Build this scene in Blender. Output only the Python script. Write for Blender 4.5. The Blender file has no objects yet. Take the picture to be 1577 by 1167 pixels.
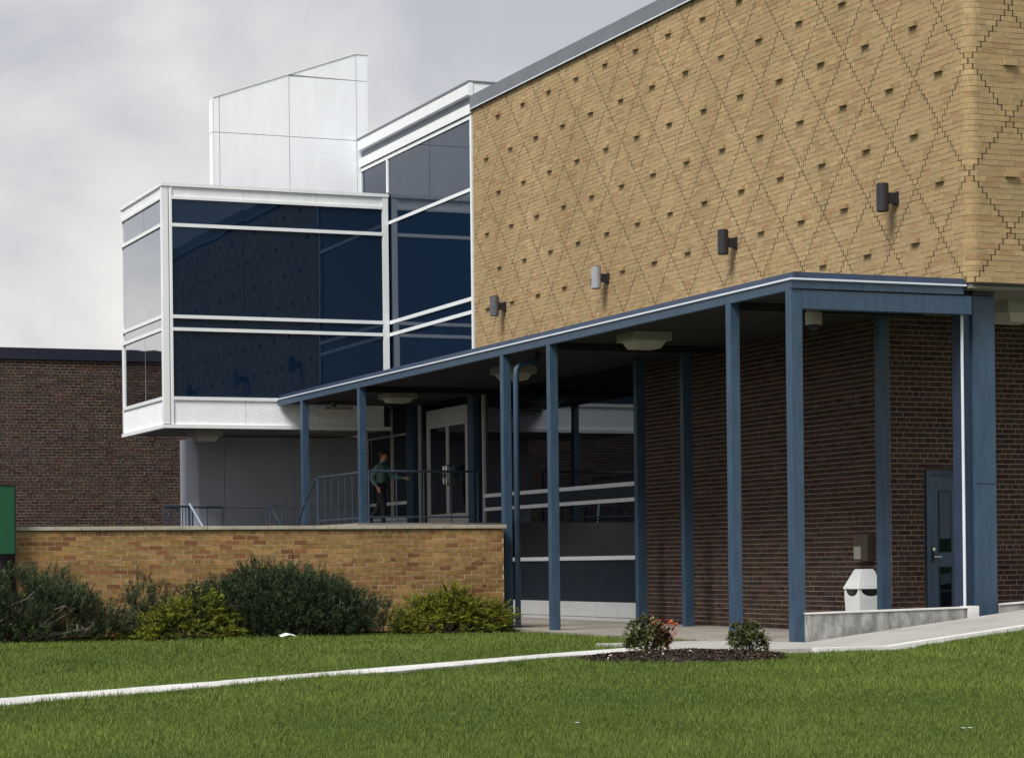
import bpy, bmesh, math, random
import numpy as np
from mathutils import Vector, Matrix

random.seed(7)
rng = np.random.default_rng(7)
S = bpy.context.scene
COL = S.collection

# ------------------------------------------------------------------ camera
CAM_H = 1.095
YAW = math.atan((788.5 + 720.0) / 3645.0)
ROLL = 0.0113
fwd = Vector((math.sin(YAW), math.cos(YAW), 0))
rgt0 = Vector((math.cos(YAW), -math.sin(YAW), 0))
up0 = Vector((0, 0, 1))
rgt = rgt0 * math.cos(ROLL) - up0 * math.sin(ROLL)
upv = up0 * math.cos(ROLL) + rgt0 * math.sin(ROLL)
cd = bpy.data.cameras.new('camera')
cam = bpy.data.objects.new('camera', cd)
COL.objects.link(cam)
M = Matrix((rgt, upv, -fwd)).transposed().to_4x4()
M.translation = Vector((0, 0, CAM_H))
cam.matrix_world = M
cd.sensor_fit = 'HORIZONTAL'
cd.sensor_width = 36.0
cd.lens = 36.0 * 3645.0 / 1577.0
cd.shift_y = (868.0 - 583.5) / 1577.0
cd.clip_start = 0.1
cd.clip_end = 4000
S.camera = cam

# ------------------------------------------------------------------ sky and sun
SUN = Vector((-0.60, -0.38, 0.80)).normalized()
w = bpy.data.worlds.new('World')
S.world = w
w.use_nodes = True
nt = w.node_tree
nt.nodes.clear()
N = nt.nodes.new
out = N('ShaderNodeOutputWorld')
bg = N('ShaderNodeBackground')
bg.inputs[1].default_value = 0.1
sky = N('ShaderNodeTexSky')
sky.sky_type = 'NISHITA'
sky.sun_disc = False
sky.sun_elevation = math.asin(SUN.z)
sky.sun_rotation = math.atan2(SUN.x, SUN.y)
tc = N('ShaderNodeTexCoord')
mp = N('ShaderNodeMapping')
mp.inputs['Scale'].default_value = (1.0, 1.0, 1.7)
mp.inputs['Location'].default_value = (0.35, 0.2, 0.45)
n1 = N('ShaderNodeTexNoise')
n1.inputs['Scale'].default_value = 5.0
n1.inputs['Detail'].default_value = 6
n1.inputs['Roughness'].default_value = 0.5
n1.inputs['Distortion'].default_value = 0.35
cr = N('ShaderNodeValToRGB')
cr.color_ramp.elements[0].position = 0.40
cr.color_ramp.elements[0].color = (3.95, 3.95, 4.15, 1)
cr.color_ramp.elements[1].position = 0.61
cr.color_ramp.elements[1].color = (6.5, 6.3, 5.95, 1)
sep = N('ShaderNodeSeparateXYZ')
cr2 = N('ShaderNodeValToRGB')                      # overcast brightens towards the horizon
cr2.color_ramp.elements[0].position = 0.0
cr2.color_ramp.elements[0].color = (1.50, 1.45, 1.36, 1)
cr2.color_ramp.elements[1].position = 0.27
cr2.color_ramp.elements[1].color = (0.89, 0.91, 0.96, 1)
mul = N('ShaderNodeMix'); mul.data_type = 'RGBA'; mul.blend_type = 'MULTIPLY'
mul.inputs[0].default_value = 1.0
mx = N('ShaderNodeMix'); mx.data_type = 'RGBA'
mx.inputs[0].default_value = 0.93
L = nt.links.new
L(tc.outputs['Generated'], mp.inputs[0]); L(mp.outputs[0], n1.inputs['Vector'])
L(n1.outputs['Fac'], cr.inputs[0])
L(tc.outputs['Generated'], sep.inputs[0]); L(sep.outputs['Z'], cr2.inputs[0])
L(cr.outputs[0], mul.inputs[6]); L(cr2.outputs[0], mul.inputs[7])
L(sky.outputs[0], mx.inputs[6]); L(mul.outputs[2], mx.inputs[7])
L(mx.outputs[2], bg.inputs[0]); L(bg.outputs[0], out.inputs[0])

sl = bpy.data.lights.new('sun', 'SUN')
sl.energy = 3.1
sl.angle = math.radians(25)
sl.color = (1.0, 0.96, 0.9)
sun = bpy.data.objects.new('sun', sl)
COL.objects.link(sun)
sun.rotation_euler = SUN.to_track_quat('Z', 'Y').to_euler()
sun.location = (0, 0, 60)

S.view_settings.view_transform = 'Standard'
S.view_settings.look = 'None'
S.view_settings.exposure = 0.45
S.view_settings.gamma = 1.0
S.view_settings.use_curve_mapping = False


# ------------------------------------------------------------------ materials
def new_mat(name):
    m = bpy.data.materials.new(name)
    m.use_nodes = True
    t = m.node_tree
    b = t.nodes['Principled BSDF']
    return m, t, b


def ramp(t, src, a, b, p0=0.3, p1=0.7):
    r = t.nodes.new('ShaderNodeValToRGB')
    r.color_ramp.elements[0].position = p0
    r.color_ramp.elements[0].color = (*a, 1)
    r.color_ramp.elements[1].position = p1
    r.color_ramp.elements[1].color = (*b, 1)
    t.links.new(src, r.inputs[0])
    return r


def noise(t, scale, detail=4, rough=0.55, coord='Object', stretch=None):
    c = t.nodes.new('ShaderNodeTexCoord')
    n = t.nodes.new('ShaderNodeTexNoise')
    n.inputs['Scale'].default_value = scale
    n.inputs['Detail'].default_value = detail
    n.inputs['Roughness'].default_value = rough
    if stretch:
        m = t.nodes.new('ShaderNodeMapping')
        m.inputs['Scale'].default_value = stretch
        t.links.new(c.outputs[coord], m.inputs[0])
        t.links.new(m.outputs[0], n.inputs['Vector'])
    else:
        t.links.new(c.outputs[coord], n.inputs['Vector'])
    return n


def bump(t, b, src, strength, dist):
    bp = t.nodes.new('ShaderNodeBump')
    bp.inputs['Strength'].default_value = strength
    bp.inputs['Distance'].default_value = dist
    t.links.new(src, bp.inputs['Height'])
    t.links.new(bp.outputs[0], b.inputs['Normal'])


def paint(name, c, rough=0.45, var=0.12, scale=6.0, bmp=0.0, bscale=60, spec=0.4, metal=0.0, stretch=None):
    m, t, b = new_mat(name)
    n = noise(t, scale, 5, 0.6, stretch=stretch)
    lo = tuple(x * (1 - var) for x in c)
    hi = tuple(min(1, x * (1 + var)) for x in c)
    r = ramp(t, n.outputs['Fac'], lo, hi)
    t.links.new(r.outputs[0], b.inputs['Base Color'])
    b.inputs['Roughness'].default_value = rough
    b.inputs['Specular IOR Level'].default_value = spec
    b.inputs['Metallic'].default_value = metal
    if bmp:
        n2 = noise(t, bscale, 3)
        bump(t, b, n2.outputs['Fac'], bmp, 0.01)
    return m


def tinted(name, rough=0.9, nscale=25, nvar=0.35, bmp=0.5, spec=0.25, stain=None):
    """colour from the piece's own 'tint' attribute, broken up by fine grain"""
    m, t, b = new_mat(name)
    a = t.nodes.new('ShaderNodeAttribute')
    a.attribute_name = 'tint'
    n = noise(t, nscale, 4, 0.65)
    r = ramp(t, n.outputs['Fac'], (1 - nvar,) * 3, (1 + nvar * 0.5,) * 3, 0.25, 0.75)
    mu = t.nodes.new('ShaderNodeMix'); mu.data_type = 'RGBA'; mu.blend_type = 'MULTIPLY'
    mu.inputs[0].default_value = 1
    t.links.new(a.outputs['Color'], mu.inputs[6]); t.links.new(r.outputs[0], mu.inputs[7])
    src = mu.outputs[2]
    if stain:
        n3 = noise(t, stain[0], 5, 0.6, stretch=stain[1], coord='Object')
        r3 = ramp(t, n3.outputs['Fac'], stain[2], stain[3], 0.35, 0.65)
        m3 = t.nodes.new('ShaderNodeMix'); m3.data_type = 'RGBA'; m3.blend_type = 'MULTIPLY'
        m3.inputs[0].default_value = 1
        t.links.new(src, m3.inputs[6]); t.links.new(r3.outputs[0], m3.inputs[7])
        src = m3.outputs[2]
    t.links.new(src, b.inputs['Base Color'])
    b.inputs['Roughness'].default_value = rough
    b.inputs['Specular IOR Level'].default_value = spec
    if bmp:
        n2 = noise(t, 90, 3)
        bump(t, b, n2.outputs['Fac'], bmp, 0.004)
    return m


def glass(name, c, ior=1.6, wob=0.010, wscale=0.55):
    m, t, b = new_mat(name)
    b.inputs['Base Color'].default_value = (*c, 1)
    b.inputs['Roughness'].default_value = 0.015
    b.inputs['IOR'].default_value = ior
    b.inputs['Specular Tint'].default_value = (0.55, 0.74, 1.0, 1)
    n = noise(t, wscale, 2, 0.4)
    bump(t, b, n.outputs['Fac'], 0.35, wob)
    return m


def foliage(name, c_dark, c_light, rough=0.6, trans=0.15):
    m, t, b = new_mat(name)
    a = t.nodes.new('ShaderNodeAttribute')
    a.attribute_name = 'tint'
    sp = t.nodes.new('ShaderNodeSeparateColor')
    t.links.new(a.outputs['Color'], sp.inputs[0])
    r = ramp(t, sp.outputs[0], c_dark, c_light, 0.0, 1.0)
    t.links.new(r.outputs[0], b.inputs['Base Color'])
    b.inputs['Roughness'].default_value = rough
    b.inputs['Specular IOR Level'].default_value = 0.25
    return m


MAT = {
    'brick': tinted('yellow_brick', 0.9, 14, 0.28, 0.4, stain=(0.5, (1, 1, 0.5), (0.86, 0.83, 0.79), (1.05, 1.04, 1.02))),
    'lbrick': tinted('weathered_brick', 0.92, 14, 0.35, 0.5, stain=(0.9, (1, 1, 0.8), (0.70, 0.66, 0.62), (1.12, 1.10, 1.05))),
    'dbrick': tinted('dark_brick', 0.85, 18, 0.3, 0.4),
    'ymortar': paint('tan_mortar', (0.36, 0.265, 0.145), 0.95, 0.2, 12),
    'dmortar': paint('brown_mortar', (0.36, 0.27, 0.185), 0.95, 0.25, 9),
    'lmortar': paint('grey_mortar', (0.42, 0.36, 0.27), 0.95, 0.25, 9),
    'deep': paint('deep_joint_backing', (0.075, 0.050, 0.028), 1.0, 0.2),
    'white': paint('white_enamel', (0.77, 0.80, 0.82), 0.4, 0.05, 2.5, stretch=(1.5, 1.5, 0.3)),
    'panel': paint('white_textured_panel', (0.86, 0.89, 0.94), 0.6, 0.045, 2.2, 0.5, 16, stretch=(1.6, 1.6, 0.25)),
    'blue': paint('blue_steel_paint', (0.036, 0.069, 0.114), 0.42, 0.2, 3.0, stretch=(4, 4, 0.8)),
    'dkblue': paint('dark_blue_flashing', (0.022, 0.038, 0.075), 0.45, 0.15, 3.0),
    'navy': paint('navy_fascia', (0.012, 0.016, 0.035), 0.5, 0.2, 2.0),
    'bright': paint('bare_drip_edge', (0.62, 0.68, 0.76), 0.35, 0.08, 2.0),
    'coping': paint('grey_sheet_metal', (0.135, 0.148, 0.172), 0.42, 0.14, 1.2, spec=0.5),
    'greyband': paint('grey_recess_band', (0.16, 0.175, 0.21), 0.5, 0.1, 2.0),
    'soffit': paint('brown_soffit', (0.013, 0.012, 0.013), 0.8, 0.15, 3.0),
    'plaster': paint('grey_plaster_soffit', (0.20, 0.19, 0.165), 0.8, 0.12, 2.0),
    'grpanel': paint('grey_lower_panel', (0.42, 0.44, 0.47), 0.6, 0.06, 1.2, 0.2, 40),
    'glass': glass('tinted_blue_glass', (0.0040, 0.0135, 0.0330), 1.55),
    'glassg': glass('tinted_grey_glass', (0.003, 0.006, 0.010), 1.5),
    'dkpanel': paint('dark_slate_panel', (0.008, 0.018, 0.031), 0.4, 0.15, 2.0, spec=0.2),
    'alu': paint('anodised_frame', (0.50, 0.50, 0.48), 0.4, 0.08, 2.0),
    'seal': paint('black_gasket', (0.012, 0.014, 0.016), 0.6, 0.1),
    'lampbody': paint('black_lamp_enamel', (0.020, 0.020, 0.026), 0.32, 0.2, 4.0, spec=0.5),
    'lampworn': paint('worn_lamp_enamel', (0.090, 0.090, 0.105), 0.45, 0.35, 9.0),
    'lampgrey': paint('bleached_lamp_enamel', (0.30, 0.31, 0.34), 0.5, 0.2, 9.0),
    'lamplens': paint('pale_lamp_diffuser', (0.42, 0.40, 0.34), 0.5, 0.08, 3.0),
    'lampbox': paint('grey_lamp_box', (0.33, 0.32, 0.28), 0.5, 0.1, 3.0),
    'concrete': paint('concrete', (0.34, 0.335, 0.315), 0.9, 0.35, 4.0, 0.4, 30),
    'whiteconc': paint('pale_concrete', (0.66, 0.66, 0.64), 0.85, 0.10, 3.5, 0.3, 40),
    'path': paint('path_concrete', (0.56, 0.56, 0.545), 0.9, 0.2, 1.5, 0.3, 30),
    'ramp': paint('ramp_concrete', (0.36, 0.35, 0.33), 0.9, 0.12, 1.4, 0.3, 30),
    'stone': paint('coping_stone', (0.36, 0.33, 0.26), 0.9, 0.25, 3.0, 0.4, 40),
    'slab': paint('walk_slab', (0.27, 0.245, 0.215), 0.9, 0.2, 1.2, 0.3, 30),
    'bin': paint('white_moulded_plastic', (0.72, 0.75, 0.75), 0.45, 0.05, 3.0),
    'bag': paint('black_bag', (0.012, 0.013, 0.018), 0.3, 0.3, 20, 0.8, 25),
    'green': paint('green_sign_face', (0.006, 0.075, 0.032), 0.45, 0.10, 2.0),
    'steel': paint('brushed_steel', (0.62, 0.62, 0.60), 0.25, 0.05, 10, metal=1.0),
    'rail': paint('rail_paint', (0.030, 0.048, 0.075), 0.45, 0.15, 4),
    'railb': paint('pale_rail_paint', (0.30, 0.36, 0.45), 0.4, 0.1, 4),
    'mulch': paint('mulch_soil', (0.040, 0.027, 0.020), 1.0, 0.5, 14, 1.0, 30),
    'chip': tinted('bark_chip', 0.95, 30, 0.3, 0.0),
    'bark': paint('shrub_bark', (0.16, 0.13, 0.115), 0.9, 0.3, 12),
    'mugo': foliage('pine_needle', (0.008, 0.014, 0.008), (0.088, 0.125, 0.050)),
    'yew': foliage('yew_needle', (0.005, 0.010, 0.006), (0.060, 0.098, 0.038)),
    'juniper': foliage('juniper_spray', (0.010, 0.022, 0.003), (0.270, 0.290, 0.026)),
    'rhodo': foliage('glossy_leaf', (0.012, 0.022, 0.008), (0.150, 0.165, 0.055), 0.4),
    'redleaf': foliage('red_leaf', (0.18, 0.035, 0.012), (0.50, 0.10, 0.03)),
    'blade': foliage('grass_blade', (0.032, 0.064, 0.010), (0.168, 0.228, 0.038), 0.7),
    'paper': paint('white_paper', (0.8, 0.8, 0.8), 0.8, 0.03),
    'skin': paint('skin', (0.52, 0.27, 0.18), 0.6, 0.06),
    'hair': paint('brown_hair', (0.045, 0.022, 0.014), 0.6, 0.2, 30),
    'jacket': paint('teal_jacket', (0.12, 0.22, 0.21), 0.85, 0.15, 9),
    'shirt': paint('pale_shirt', (0.45, 0.47, 0.50), 0.85, 0.05),
    'trouser': paint('dark_trouser', (0.012, 0.013, 0.022), 0.85, 0.15, 9),
    'shoe': paint('black_shoe', (0.010, 0.010, 0.012), 0.4, 0.1),
    'brownbox': paint('brown_metal_box', (0.075, 0.055, 0.045), 0.5, 0.2, 8),
    'retain': paint('retaining_concrete', (0.022, 0.021, 0.022), 0.9, 0.2),
    'grwall': paint('grey_wall_panel', (0.36, 0.385, 0.44), 0.6, 0.08, 1.2, 0.2, 40),
    'base': paint('pale_base_panel', (0.55, 0.57, 0.58), 0.55, 0.06, 2.0),
    'stained': paint('stained_concrete', (0.27, 0.27, 0.26), 0.95, 0.55, 5.0, 0.5, 30, stretch=(1.6, 1.6, 0.7)),
    'wood': foliage('distant_foliage', (0.010, 0.020, 0.006), (0.060, 0.090, 0.025)),
    'drain': paint('roof_felt', (0.08, 0.08, 0.085), 0.9, 0.2),
}


def lawn_material():
    m, t, b = new_mat('lawn_turf')
    n = noise(t, 0.55, 6, 0.6)
    r = ramp(t, n.outputs['Fac'], (0.040, 0.072, 0.013), (0.080, 0.118, 0.024), 0.3, 0.7)
    n2 = noise(t, 35, 4, 0.7)
    r2 = ramp(t, n2.outputs['Fac'], (0.55, 0.55, 0.5), (1.3, 1.3, 1.2), 0.3, 0.7)
    mu = t.nodes.new('ShaderNodeMix'); mu.data_type = 'RGBA'; mu.blend_type = 'MULTIPLY'
    mu.inputs[0].default_value = 1
    t.links.new(r.outputs[0], mu.inputs[6]); t.links.new(r2.outputs[0], mu.inputs[7])
    t.links.new(mu.outputs[2], b.inputs['Base Color'])
    b.inputs['Roughness'].default_value = 1.0
    b.inputs['Specular IOR Level'].default_value = 0.1
    bump(t, b, n2.outputs['Fac'], 0.8, 0.03)
    return m


MAT['lawn'] = lawn_material()
m_, t_, b_ = new_mat('coated_side_glass')
b_.inputs['Base Color'].default_value = (0.50, 0.53, 0.57, 1)
b_.inputs['Metallic'].default_value = 1.0
b_.inputs['Roughness'].default_value = 0.03
bump(t_, b_, noise(t_, 0.9, 1, 0.3, stretch=(1, 1, 1.6)).outputs['Fac'], 0.35, 0.012)
MAT['sideglass'] = m_


# ------------------------------------------------------------------ helpers
def thing(name, label, cat, loc=(0, 0, 0), group=None, rz=0.0):
    o = bpy.data.objects.new(name, None)
    COL.objects.link(o)
    o.location = loc
    o.rotation_euler = (0, 0, rz)
    o.empty_display_size = 0.2
    o['label'] = label
    o['category'] = cat
    if group:
        o['group'] = group
    return o


def tag(o, label, cat, group=None):
    o['label'] = label
    o['category'] = cat
    if group:
        o['group'] = group
    return o


class MB:
    """collects vertices and faces of ONE piece"""
    def __init__(self):
        self.v = []
        self.f = []

    def box(self, x0, x1, y0, y1, z0, z1):
        b = len(self.v)
        self.v += [(x0, y0, z0), (x1, y0, z0), (x1, y1, z0), (x0, y1, z0), (x0, y0, z1), (x1, y0, z1), (x1, y1, z1), (x0, y1, z1)]
        self.f += [tuple(b + i for i in q) for q in ((0, 3, 2, 1), (4, 5, 6, 7), (0, 1, 5, 4), (1, 2, 6, 5), (2, 3, 7, 6), (3, 0, 4, 7))]
        return self

    def prism(self, poly, axis, a, b_):
        """poly: (p,q) points; axis 'y' -> (x,z) extruded over y, 'x' -> (y,z), 'z' -> (x,y)"""
        k = len(self.v)
        n = len(poly)
        for lvl in (a, b_):
            for p, q in poly:
                self.v.append({'x': (lvl, p, q), 'y': (p, lvl, q), 'z': (p, q, lvl)}[axis])
        self.f.append(tuple(k + i for i in range(n)))
        self.f.append(tuple(k + n + i for i in reversed(range(n))))
        for i in range(n):
            j = (i + 1) % n
            self.f.append((k + i, k + n + i, k + n + j, k + j))
        return self

    def frustum(self, cx, cy, z0, z1, hx0, hy0, hx1, hy1):
        b = len(self.v)
        for z, hx, hy in ((z0, hx0, hy0), (z1, hx1, hy1)):
            self.v += [(cx - hx, cy - hy, z), (cx + hx, cy - hy, z), (cx + hx, cy + hy, z), (cx - hx, cy + hy, z)]
        self.f += [tuple(b + i for i in q) for q in ((0, 3, 2, 1), (4, 5, 6, 7), (0, 1, 5, 4), (1, 2, 6, 5), (2, 3, 7, 6), (3, 0, 4, 7))]
        return self

    def tube(self, pts, r, n=8, cap=True):
        pts = [Vector(p) for p in pts]
        rs = r if isinstance(r, (list, tuple)) else [r] * len(pts)
        k = len(self.v)
        for i, p in enumerate(pts):
            d = (pts[min(i + 1, len(pts) - 1)] - pts[max(i - 1, 0)]).normalized()
            a = d.cross(Vector((0, 0, 1)))
            if a.length < 1e-3:
                a = d.cross(Vector((1, 0, 0)))
            a.normalize()
            b = d.cross(a)
            for j in range(n):
                t = 2 * math.pi * j / n
                self.v.append(tuple(p + a * (math.cos(t) * rs[i]) + b * (math.sin(t) * rs[i])))
        for i in range(len(pts) - 1):
            for j in range(n):
                j2 = (j + 1) % n
                self.f.append((k + i * n + j, k + i * n + j2, k + (i + 1) * n + j2, k + (i + 1) * n + j))
        if cap:
            self.f.append(tuple(k + j for j in reversed(range(n))))
            self.f.append(tuple(k + (len(pts) - 1) * n + j for j in range(n)))
        return self

    def build(self, name, mat, parent=None, org=(0, 0, 0), bevel=0.0, smooth=False, mats=None):
        me = bpy.data.meshes.new(name)
        me.from_pydata([(x - org[0], y - org[1], z - org[2]) for x, y, z in self.v], [], self.f)
        bm = bmesh.new(); bm.from_mesh(me)
        bmesh.ops.recalc_face_normals(bm, faces=bm.faces)
        if bevel:
            bmesh.ops.bevel(bm, geom=list(bm.edges), offset=bevel, segments=2, affect='EDGES', profile=0.6)
        if smooth:
            for f in bm.faces:
                f.smooth = True
        bm.to_mesh(me); bm.free()
        me.materials.append(MAT[mat])
        o = bpy.data.objects.new(name, me)
        COL.objects.link(o)
        if parent is not None:
            o.parent = parent
        return o


def structure(o):
    o['kind'] = 'structure'
    return o


def bx(name, mat, parent, org, x0, x1, y0, y1, z0, z1, bevel=0.0):
    return MB().box(x0, x1, y0, y1, z0, z1).build(name, mat, parent, org, bevel)


def raw_mesh(name, verts, faces, tints, mat, parent=None, org=(0, 0, 0), smooth=False):
    """mesh with one tint per face (numpy friendly); faces all of equal size"""
    verts = np.asarray(verts, dtype=np.float32) - np.asarray(org, dtype=np.float32)
    faces = np.asarray(faces, dtype=np.int32)
    me = bpy.data.meshes.new(name)
    k = faces.shape[1]
    me.vertices.add(len(verts)); me.vertices.foreach_set('co', verts.ravel())
    me.loops.add(faces.size); me.loops.foreach_set('vertex_index', faces.ravel())
    me.polygons.add(len(faces))
    me.polygons.foreach_set('loop_start', np.arange(0, faces.size, k, dtype=np.int32))
    me.update(calc_edges=True)
    me.polygons.foreach_set('use_smooth', np.full(len(faces), bool(smooth)))
    if tints is not None:
        at = me.attributes.new('tint', 'FLOAT_COLOR', 'FACE')
        t = np.ones((len(faces), 4), dtype=np.float32)
        tints = np.asarray(tints, dtype=np.float32)
        t[:, :tints.shape[1]] = tints
        at.data.foreach_set('color', t.ravel())
    me.materials.append(MAT[mat])
    o = bpy.data.objects.new(name, me)
    COL.objects.link(o)
    if parent is not None:
        o.parent = parent
    return o


def project(p):
    d = Vector(p) - Vector((0, 0, CAM_H))
    z = d.dot(fwd)
    return (788.5 + 3645 * d.dot(rgt) / z, 868 - 3645 * d.dot(upv) / z, z)


# ------------------------------------------------------------------ brickwork
class Straight:
    """a flat wall: u runs to the right as seen from outside"""
    def __init__(self, ox, oy, ang):
        self.o = (ox, oy)
        self.u = (math.cos(ang), math.sin(ang))
        self.n = (math.sin(ang), -math.cos(ang))
        self.ang = ang

    def at(self, u, w):
        return (self.o[0] + self.u[0] * u + self.n[0] * w, self.o[1] + self.u[1] * u + self.n[1] * w)

    def cuts(self, u0, u1):
        return [u0, u1]

    def flat(self, u0, u1):
        return self.ang


class Cornered:
    """a front facing -X, a rounded corner, an end facing -Y; u = 0 in the middle of the corner"""
    def __init__(self, x, y, r):
        self.r = r
        self.q = r * math.pi / 4
        self.c = (x + r, y + r)
        self.x, self.y = x, y

    def at(self, u, w):
        if u <= -self.q:
            return (self.x - w, self.y + self.r - (u + self.q))
        if u >= self.q:
            return (self.x + self.r + (u - self.q), self.y - w)
        t = (u + self.q) / (2 * self.q) * math.pi / 2
        return (self.c[0] - math.cos(t) * (self.r + w), self.c[1] - math.sin(t) * (self.r + w))

    def cuts(self, u0, u1):
        if u1 < -self.q or u0 > self.q:
            return [u0, u1]
        k = 5
        return [u0 + (u1 - u0) * i / k for i in range(k + 1)]

    def flat(self, u0, u1):
        if u1 < -self.q - 1e-4:
            return -math.pi / 2
        if u0 > self.q + 1e-4:
            return 0.0
        return None


def brickwork(path, cells, mort, wall_parent, org, bmat, mmat, recess, std_size, palette, face_depth=0.03, max_single=300, backing=None):
    """cells: (u0,u1,z0,z1,proud,std); mort: (u0,u1,z0,z1). The best visible standard bricks become objects of
    their own, the rest one joined part."""
    # mortar + backing are the wall part itself
    v, f = [], []
    for (u0, u1, z0, z1) in mort:
        cs = path.cuts(u0, u1)
        for a, b in zip(cs[:-1], cs[1:]):
            k = len(v)
            pa, pb = path.at(a, -recess), path.at(b, -recess)
            v += [(*pa, z0), (*pb, z0), (*pb, z1), (*pa, z1)]
            f.append((k, k + 1, k + 2, k + 3))
    wall = raw_mesh('mortar', v, f, None, mmat, wall_parent, org)
    # candidates for single bricks
    sc = []
    for i, c in enumerate(cells):
        if not c[5] or path.flat(c[0], c[1]) is None:
            continue
        um, zm = (c[0] + c[1]) / 2, (c[2] + c[3]) / 2
        p = (*path.at(um, 0), zm)
        x, y, d = project(p)
        if 0 < x < 1577 and 0 < y < 1167 and d > 0:
            sc.append((d, i))
    sc.sort()
    single = set(i for _, i in sc[:max_single])
    # shared meshes, one per tint
    L_, H_ = std_size
    var = []
    for t in range(min(14, len(palette))):
        D = face_depth
        vv = [(-L_ / 2, 0, -H_ / 2), (L_ / 2, 0, -H_ / 2), (L_ / 2, 0, H_ / 2), (-L_ / 2, 0, H_ / 2)]
        vv += [(x, D, z) for x, _, z in vv]
        ff = [(0, 1, 2, 3), (4, 5, 1, 0), (5, 6, 2, 1), (6, 7, 3, 2), (7, 4, 0, 3)]
        o = raw_mesh('brick', vv, ff, [palette[t]] * 5, bmat)
        me = o.data
        bpy.data.objects.remove(o)
        var.append(me)
    v, f, tt = [], [], []
    for i, (u0, u1, z0, z1, pr, std) in enumerate(cells):
        jit = random.uniform(-0.0025, 0.0025)
        if i in single:
            o = bpy.data.objects.new('brick', random.choice(var))
            COL.objects.link(o)
            um = (u0 + u1) / 2
            p = path.at(um, pr + jit)
            o.parent = wall
            o.location = (p[0] - org[0], p[1] - org[1], (z0 + z1) / 2 - org[2])
            o.rotation_euler = (random.uniform(-0.006, 0.006), 0, path.flat(u0, u1) + random.uniform(-0.006, 0.006))
            continue
        col = palette[random.randrange(len(palette))]
        wob = [random.uniform(-0.0015, 0.0015) for _ in range(2)]
        cs = path.cuts(u0, u1)
        w0 = pr + jit
        for n_, (a, b) in enumerate(zip(cs[:-1], cs[1:])):
            k = len(v)
            A, B = path.at(a, w0 + wob[0]), path.at(b, w0 + wob[1])
            A2, B2 = path.at(a, -face_depth), path.at(b, -face_depth)
            v += [(*A, z0), (*B, z0), (*B, z1), (*A, z1), (*A2, z0), (*B2, z0), (*B2, z1), (*A2, z1)]
            q = [(0, 1, 2, 3), (4, 5, 1, 0), (6, 7, 3, 2)]
            if n_ == 0:
                q.append((7, 4, 0, 3))
            if n_ == len(cs) - 2:
                q.append((5, 6, 2, 1))
            f += [tuple(k + j for j in qq) for qq in q]
            tt += [col] * len(q)
    rest = raw_mesh('brickwork', v, f, tt, bmat, wall, org)
    rest['kind'] = 'stuff'
    return wall


def header_bond(length, z0, z1, course, blen, j, hdr_every=6, phase=0, holes=(), u_start=0.0, proud_jit=0.0):
    """common bond: stretchers with a header course every few rows; holes = (u0,u1,z0,z1) left open"""
    cells, mort = [], []
    rows = int(round((z1 - z0) / course))
    for r in range(rows):
        a, b = z0 + r * course, z0 + (r + 1) * course
        hdr = (r + phase) % hdr_every == 0
        step = blen / 2 if hdr else blen
        off = -(blen / 4 if hdr else (blen / 2 if r % 2 else 0.0)) + random.uniform(-0.006, 0.006)
        spans = [(u_start, length)]
        for h in holes:
            if b > h[2] + 0.01 and a < h[3] - 0.01:
                ns = []
                for s in spans:
                    if h[1] <= s[0] or h[0] >= s[1]:
                        ns.append(s)
                    else:
                        if h[0] > s[0]: ns.append((s[0], h[0]))
                        if h[1] < s[1]: ns.append((h[1], s[1]))
                spans = ns
        for s0, s1 in spans:
            mort.append((s0, s1, a, b))
            u = off
            while u < s1:
                e = u + step
                c0, c1 = max(u, s0), min(e, s1)
                if c1 - c0 > 0.04:
                    full = (not hdr) and abs((c1 - c0) - blen) < 1e-6
                    cells.append((c0 + j / 2, c1 - j / 2, a + j / 2, b - j / 2, 0.0, full))
                u = e
    return cells, mort


def tones(base, n, dv, dh=0.06):
    out_ = []
    for _ in range(n):
        k = random.gauss(1, dv)
        k = max(0.5, min(1.5, k))
        out_.append(tuple(max(0.003, c * k * (1 + random.uniform(-dh, dh))) for c in base))
    return out_


YEL = tones((0.392, 0.292, 0.160), 12, 0.045, 0.022) + tones((0.355, 0.248, 0.132), 2, 0.05, 0.03) + tones((0.42, 0.312, 0.168), 4, 0.04, 0.03)
DRK = tones((0.054, 0.031, 0.027), 10, 0.16, 0.08) + tones((0.042, 0.032, 0.034), 4, 0.12)
LOW = tones((0.33, 0.195, 0.070), 8, 0.13, 0.06) + tones((0.26, 0.12, 0.05), 2, 0.15) + tones((0.36, 0.225, 0.085), 4, 0.08)
CO = 0.0766

# ================================================================== THE SETTING
def rise(x):
    t = min(max(0.0, x - 15.45), 14.0)
    return 0.108 * t * min(1.0, t / 0.5)


def gz(x, y):
    """ground height: level lawn that climbs gently beyond the canopy corner"""
    if y > 27.34 and 15.1 < x < 45 and y < 100:
        return -0.35                      # cut away under slab and building
    h = rise(x)
    # away from the walk the rise is the same; soft undulation on the open lawn
    und = 0.02 * math.sin(x * 0.9 + 0.4) * math.sin(y * 0.7) * (1 if y < 24.5 and x < 14 else 0)
    return h + und - 0.035


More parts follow.
